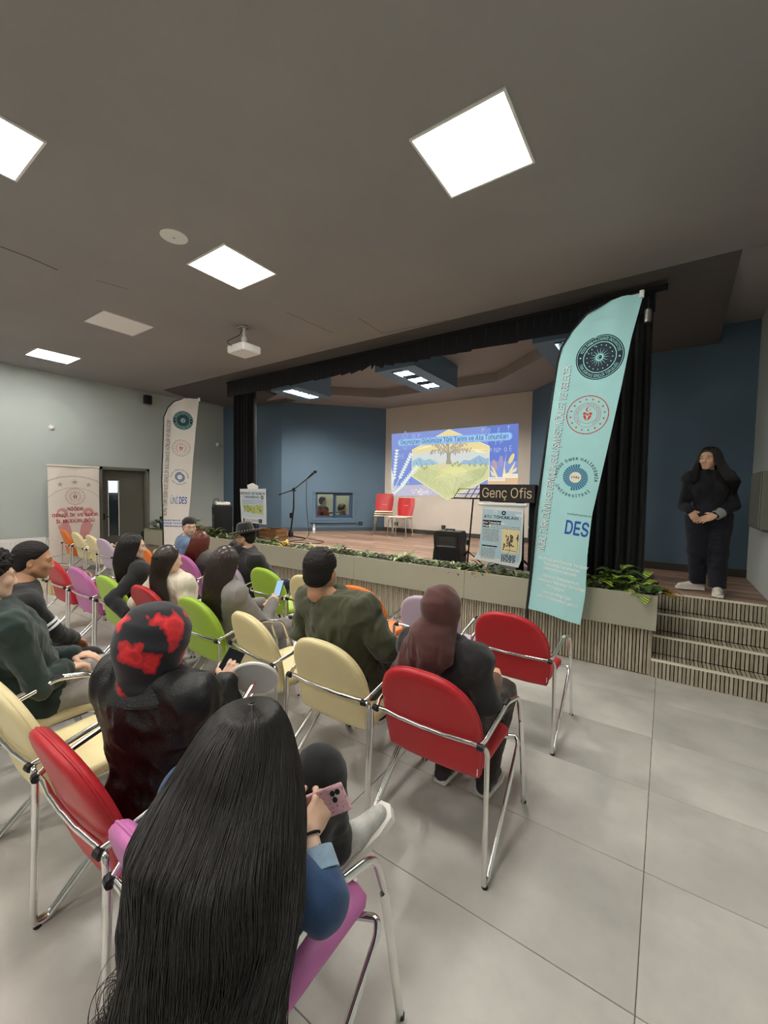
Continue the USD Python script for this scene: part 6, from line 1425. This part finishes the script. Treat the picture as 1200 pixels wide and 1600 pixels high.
# 7 --- woman with long brown hair, grey sweater, phone
w7 = person('woman with long straight brown hair in a grey sweater holding a lit phone', (-2.88, 2.02, .50), (-2.80, 1.90, .99), (-2.79, 1.91, 1.135), yaw=-.15, hyaw=.15, hpitch=-.25, sk='fair', el={'R': ax(412, 978, -2.60), 'L': (-3.06, 2.0, .68)}, wr={'R': (-2.68, 2.28, .76), 'L': (-2.86, 2.30, .72)}, hand={'R': 'hold'}, top=fabric('grey_sweater', c(140, 136, 132), var=.08, vscale=40), legs=GRY, shoes=SH_W, hcell=.011, seed=13, tt=.02)
drape_hair(w7, [((-2.79, 1.905, 1.255), .012, .012, .2, -.25), ((-2.79, 1.90, 1.235), .064, .068, .6, -.25), ((-2.79, 1.90, 1.18), .092, .10, 1.0, -.25), ((-2.80, 1.885, 1.10), .100, .110, 1.5, -.2), ((-2.81, 1.865, 1.00), .112, .100, 2.2, -.2), ((-2.83, 1.845, .88), .135, .070, 2.6, -.15), ((-2.85, 1.845, .80), .13, .055, 2.8, -.1), ((-2.86, 1.845, .74), .11, .05, 2.8, -.1)], HAIR_BROWN, 2200, seed=2, w=.004, kmin=1.01, wave=.009, tail=.12, label='long straight brown hair')
p7 = thing('smartphone', 'phone with a bright screen in the hand of the brown-haired woman', 'phone', (-2.70, 2.36, .86)); R7 = basis((-.2, .5, .8), (.1, -.9, .5))
part(p7, 'body', put(rbx(.075, .15, .009, .004), R7, (0, 0, 0)), M_black); part(p7, 'screen', put(rbx(.068, .142, .001, .0004, (0, 0, .0052)), R7, (0, 0, 0)), glow('phone_glow', c(170, 205, 235), 0.42))
# 8 --- woman in the cream sweater, half-up hair
w8 = person('woman with half-up dark hair in a cream sweater looking to the right', (-3.55, 2.0, .50), (-3.50, 1.86, .945), (-3.48, 1.83, 1.09), yaw=.1, hyaw=-.12, hpitch=-.15, sk='fair', el={'R': (-3.26, 1.86, .70), 'L': (-3.78, 1.70, .70)}, wr={'L': (-3.86, 1.86, .66)}, top=fabric('cream_knit', c(228, 218, 196), var=.06, vscale=40), legs=BLK, shoes=SH_B, hcell=.011, seed=15, tt=.022)
drape_hair(w8, [((-3.485, 1.825, 1.21), .012, .012, .2, -.1), ((-3.485, 1.82, 1.19), .062, .068, .8, -.1), ((-3.485, 1.815, 1.135), .088, .098, 1.7, -.1), ((-3.49, 1.795, 1.05), .085, .09, 2.4, -.1), ((-3.51, 1.775, .95), .085, .07, 2.9, -.1), ((-3.50, 1.765, .86), .10, .055, 3.0, -.1), ((-3.47, 1.77, .80), .09, .045, 3.0, -.1)], HAIR_DARK, 1800, seed=3, w=.004, kmin=1.01, wave=.010, tail=.2, label='half-up dark brown hair')
part(w8.t, 'hair_clip', on_head(w8, tube([(-.05, -.115, .01), (0, -.128, .012), (.05, -.115, .01)], .008, 8)), M_blackm)
# 9 --- woman in black with black hair in profile
w9 = person('woman in a black sweater with long black hair in the second row', (-4.19, 1.98, .50), (-4.16, 1.83, .99), (-4.14, 1.84, 1.145), yaw=-.05, hyaw=-.35, hpitch=-.1, sk='fair', el={'R': (-3.99, 1.60, .71), 'L': (-4.42, 1.9, .68)}, wr={'R': (-3.84, 1.64, .60)}, hdir={'R': (.3, .2, -.9)}, top=BLK, legs=BLK, shoes=SH_B, hcell=.012, seed=17, tt=.02)
drape_hair(w9, [((-4.14, 1.835, 1.265), .012, .012, .2, -.35), ((-4.14, 1.83, 1.245), .062, .068, .9, -.35), ((-4.14, 1.825, 1.19), .090, .10, 1.6, -.35), ((-4.15, 1.81, 1.11), .096, .105, 2.0, -.3), ((-4.16, 1.79, 1.00), .11, .10, 2.4, -.3), ((-4.17, 1.785, .88), .12, .07, 2.8, -.2), ((-4.17, 1.785, .82), .10, .055, 2.8, -.2)], HAIR_BLACK, 1800, seed=4, w=.004, kmin=1.01, wave=.008, label='long black hair')
# 10 --- red-haired woman
w10 = person('woman with auburn hair in a dark grey jacket near the stage', (-4.84, 3.08, .50), (-4.80, 2.93, .90), (-4.80, 2.94, 1.045), yaw=-.1, hyaw=.5, hpitch=-.1, sk='fair', el={'R': (-4.56, 3.02, .66)}, top=fabric('charcoal', c(84, 80, 76), var=.06), legs=BLK, shoes=SH_B, hcell=.013, seed=19, tt=.02)
drape_hair(w10, [((-4.80, 2.935, 1.165), .012, .012, .2, .1), ((-4.80, 2.93, 1.145), .062, .068, .6, .1), ((-4.80, 2.925, 1.09), .094, .105, 1.0, .1), ((-4.80, 2.91, 1.01), .102, .112, 1.4, .1), ((-4.82, 2.89, .92), .12, .11, 1.8, .1), ((-4.85, 2.88, .85), .14, .085, 2.2, .1), ((-4.86, 2.88, .79), .12, .06, 2.4, .1)], HAIR_RED, 1600, seed=5, w=.004, kmin=1.01, wave=.010, label='auburn shoulder-length hair')
# 11 --- man in the denim jacket, black cap and glasses, looking back
m11 = person('man in a blue denim jacket, black cap and glasses turned towards the camera', (-5.50, 3.10, .50), (-5.46, 3.10, 1.02), (-5.40, 3.13, 1.175), yaw=-.6, hyaw=-1.75, hpitch=-.1, female=False, sk='fair', sw=.20, el={'R': (-5.30, 2.90, .74)}, wr={'R': (-5.18, 3.10, .66)}, top=JEAN, legs=BLK, shoes=SH_B, top_name='denim_jacket', hcell=.012, seed=21, tt=.022, stubble=.6)
short_hair(m11, HAIR_SHORT, lift=.008, seed=9)
F = Field((-.12, -.14, -.02), (.12, .17, .16), .006); F.ell((0, -.012, .045), (.092, .112, .092), k=0); F.plane((0, 0, .045), (0, .12, -1), .004)
cp11 = part(m11.t, 'cap', on_head(m11, F.mesh(1)), BLK, True); glasses(m11, M_black)
# 12 --- man with the black hat and hooded coat
m12 = person('man in a black brimmed hat with studded band and black coat near the stage', (-4.12, 3.10, .50), (-4.02, 3.02, .995), (-4.05, 3.03, 1.145), yaw=-.2, hyaw=2.15, hpitch=-.05, female=False, sk='mid', sw=.215, el={'R': (-3.74, 3.12, .72), 'L': (-4.28, 3.05, .70)}, top=BLK, legs=fabric('navy_trousers', c(34, 38, 56)), shoes=SH_B, top_name='coat', hcell=.012, seed=23, tt=.04, chest=1.15, stubble=.8, kn={'R': (-3.92, 3.52, .51), 'L': (-4.2, 3.52, .51)}, an={'R': (-4.00, 3.50, .09), 'L': (-4.26, 3.45, .09)})
short_hair(m12, HAIR_SHORT, lift=.014, seed=10); glasses(m12, M_black)
hm_ = lathe([(0, .165), (.045, .168), (.082, .150), (.098, .10), (.104, .052), (.165, .050), (.185, .060), (.186, .056), (.165, .044), (.100, .040), (.096, .06), (0, .06)], 36)
hm_.vertices = np.array(hm_.vertices) @ rotx(-.12).T + [0, -.012, .012]; hat = part(m12.t, 'hat', on_head(m12, hm_), mat('hat_felt', c(28, 27, 27), rough=.85, sheen=.3), 40)
bt = lathe([(.1045, .056), (.1035, .075), (.1025, .075), (.1035, .056)], 36); bt.vertices = np.array(bt.vertices) @ rotx(-.12).T + [0, -.012, .012]; part(hat, 'hat_band', on_head(m12, bt), M_blackm, 40)
st_ = cat(*[frame_to(rbx(.014, .004, .010, .001, n=1), (.1055 * math.cos(a), .1055 * math.sin(a), .066), (-math.sin(a), math.cos(a), 0), (math.cos(a), math.sin(a), 0), (0, 0, 1)) for a in np.linspace(0, 6.2832, 23)[:-1]]); st_.vertices = np.array(st_.vertices) @ rotx(-.12).T + [0, -.012, .012]; part(hat, 'hat_stud', on_head(m12, st_), mat('stud_silver', c(220, 216, 206), rough=.3, metal=.5), False, kind='stuff')
hd = Field((-.22, -.24, -.3), (.22, .12, .02), .010); hd.ell((0, -.09, -.165), (.115, .075, .075), k=0); hd.ell((0, -.03, -.16), (.075, .09, .07), k=.02, op='sub'); q = hd.mesh(2); rumple(q, .010, 12); part(m12.top, 'hood', put(q, rotz(-.2), m12.head - np.array(m12.t.loc)), BLK, True)
# 13 --- standing woman on the stage
fx, fy = .38, 5.50
w13 = person('woman standing on the stage in dark navy with long black hair and white sneakers', (fx - .01, fy, SZ + .80), (fx - .03, fy, SZ + 1.255), (fx - .04, fy - .02, SZ + 1.405), yaw=3.35, hyaw=2.75, hpitch=-.05, sk='mid', sw=.150, standing=True,
    el={'R': ay(1068, 790, 5.50), 'L': ay(1146, 790, 5.50)}, wr={'R': ay(1079, 799, 5.36), 'L': ay(1117, 806, 5.33)}, hdir={'R': (.45, -.15, -.75), 'L': (-.85, -.2, -.35)}, hup={'R': (-.2, -.9, .2), 'L': (0, -.9, .3)}, an={'R': (fx - .075, fy + .03, SZ + .085), 'L': (fx + .085, fy - .10, SZ + .085)}, toe={'R': (-.95, -.28), 'L': (-.02, -1)}, kn={'R': (fx - .085, fy - .01, SZ + .44), 'L': (fx + .075, fy - .04, SZ + .44)}, top=fabric('navy_coat', c(18, 19, 28), sheen=.05), legs=fabric('navy_wide', c(14, 16, 30), sheen=.05), shoes=(mat('shoe_cream', c(214, 206, 194), rough=.6), SH_W[1]), top_name='coat', slv=.86, vneck=True, hcell=.009, tt=.015, lt=.030, seed=25, s=.96, hem=-.06, fold=.010)
HAIRSTD = [((fx - .03, fy, SZ + 1.535), .012, .012, .1, 2.75), ((fx - .03, fy + .0, SZ + 1.515), .066, .072, .7, 2.75), ((fx - .03, fy + .0, SZ + 1.46), .094, .108, 1.2, 2.75), ((fx - .025, fy + .005, SZ + 1.38), .112, .12, 1.3, 2.8), ((fx - .015, fy - .01, SZ + 1.28), .155, .14, 1.1, 2.9), ((fx + .0, fy - .02, SZ + 1.18), .215, .185, 1.1, 3.0), ((fx + .01, fy + .0, SZ + 1.10), .185, .16, 1.9, 3.0), ((fx + .01, fy + .02, SZ + 1.03), .17, .14, 2.3, 3.0)]
drape_hair(w13, HAIRSTD, HAIR_BLACK, 1800, seed=6, w=.003, wave=.010, label='long dark wavy hair')
for a in 'LR':
    d = unit(w13.J['w' + a] - w13.J['e' + a]); q = w13.J['w' + a] - d * .045 - np.array(w13.t.loc); part(w13.top, 'turned_cuff', tube([q - d * .045, q - d * .04, q + d * .035, q + d * .04], [.028, .052, .048, .030], 16), GRY, 50, label='grey turned-back cuff')
# 14, 15 --- people in the control room
qg = lambda a, b, z: (*(BA + bd * a + bn * b), z)
m14 = person('guitarist seen through the left pane of the control room window', qg(1.05, .75, .82), qg(1.05, .72, 1.27), qg(1.06, .70, 1.42), yaw=math.atan2(bd[1], bd[0]) - 1.2, hyaw=math.atan2(bd[1], bd[0]) - 1.5, female=False, sk='mid', top=BLK2, legs=BLK, shoes=None, hcell=.016, seed=31, s=.9, sw=.17, an={'L': qg(1.2, .5, .5), 'R': qg(1.3, .6, .5)}, kn={'L': qg(1.2, .5, .85), 'R': qg(1.35, .6, .85)})
short_hair(m14, HAIR_BLACK, lift=.02, seed=11)
gt = thing('guitar', 'red-brown acoustic guitar seen through the left pane of the control room window', 'guitar', qg(.98, .42, 1.10))
gb = unary_union([Point(-.13, 0).buffer(.16), Point(.09, 0).buffer(.12), sbox(-.1, -.10, .08, .10)]); fx_ = np.array([bd[0], bd[1], .12]); fx_ /= np.linalg.norm(fx_); fn = np.array([bn[0], bn[1], 0]); fz = np.cross(fn, fx_) * -1
part(gt, 'body', frame_to(extrude_polygon(gb, .09, engine='earcut'), (0, 0, 0), fx_, np.cross(fn, fx_), fn), mat('guitar_red', c(168, 72, 40), rough=.25, coat=.4), 40); part(gt, 'neck', tube([fx_ * .18, fx_ * .62], .022, 6), M_wood); part(gt, 'sound_hole', frame_to(flat(Point(.03, 0).buffer(.045)), -fn * .002, fx_, -np.cross(fn, fx_)), M_blackm, False)
m15 = person('person with brown hair seen low in the right pane of the control room window', qg(1.62, 1.0, .62), qg(1.62, 1.0, 1.06), qg(1.62, 1.0, 1.20), yaw=math.atan2(bd[1], bd[0]) - 1.6, hyaw=math.atan2(bd[1], bd[0]) - 1.6, female=True, sk='mid', top=BLK2, legs=BLK, hcell=.016, seed=33, an={'L': qg(1.6, .7, .5), 'R': qg(1.8, .7, .5)}, kn={'L': qg(1.55, .7, .7), 'R': qg(1.75, .7, .7)})
short_hair(m15, HAIR_BROWN, lift=.03, seed=12, curly=.01)
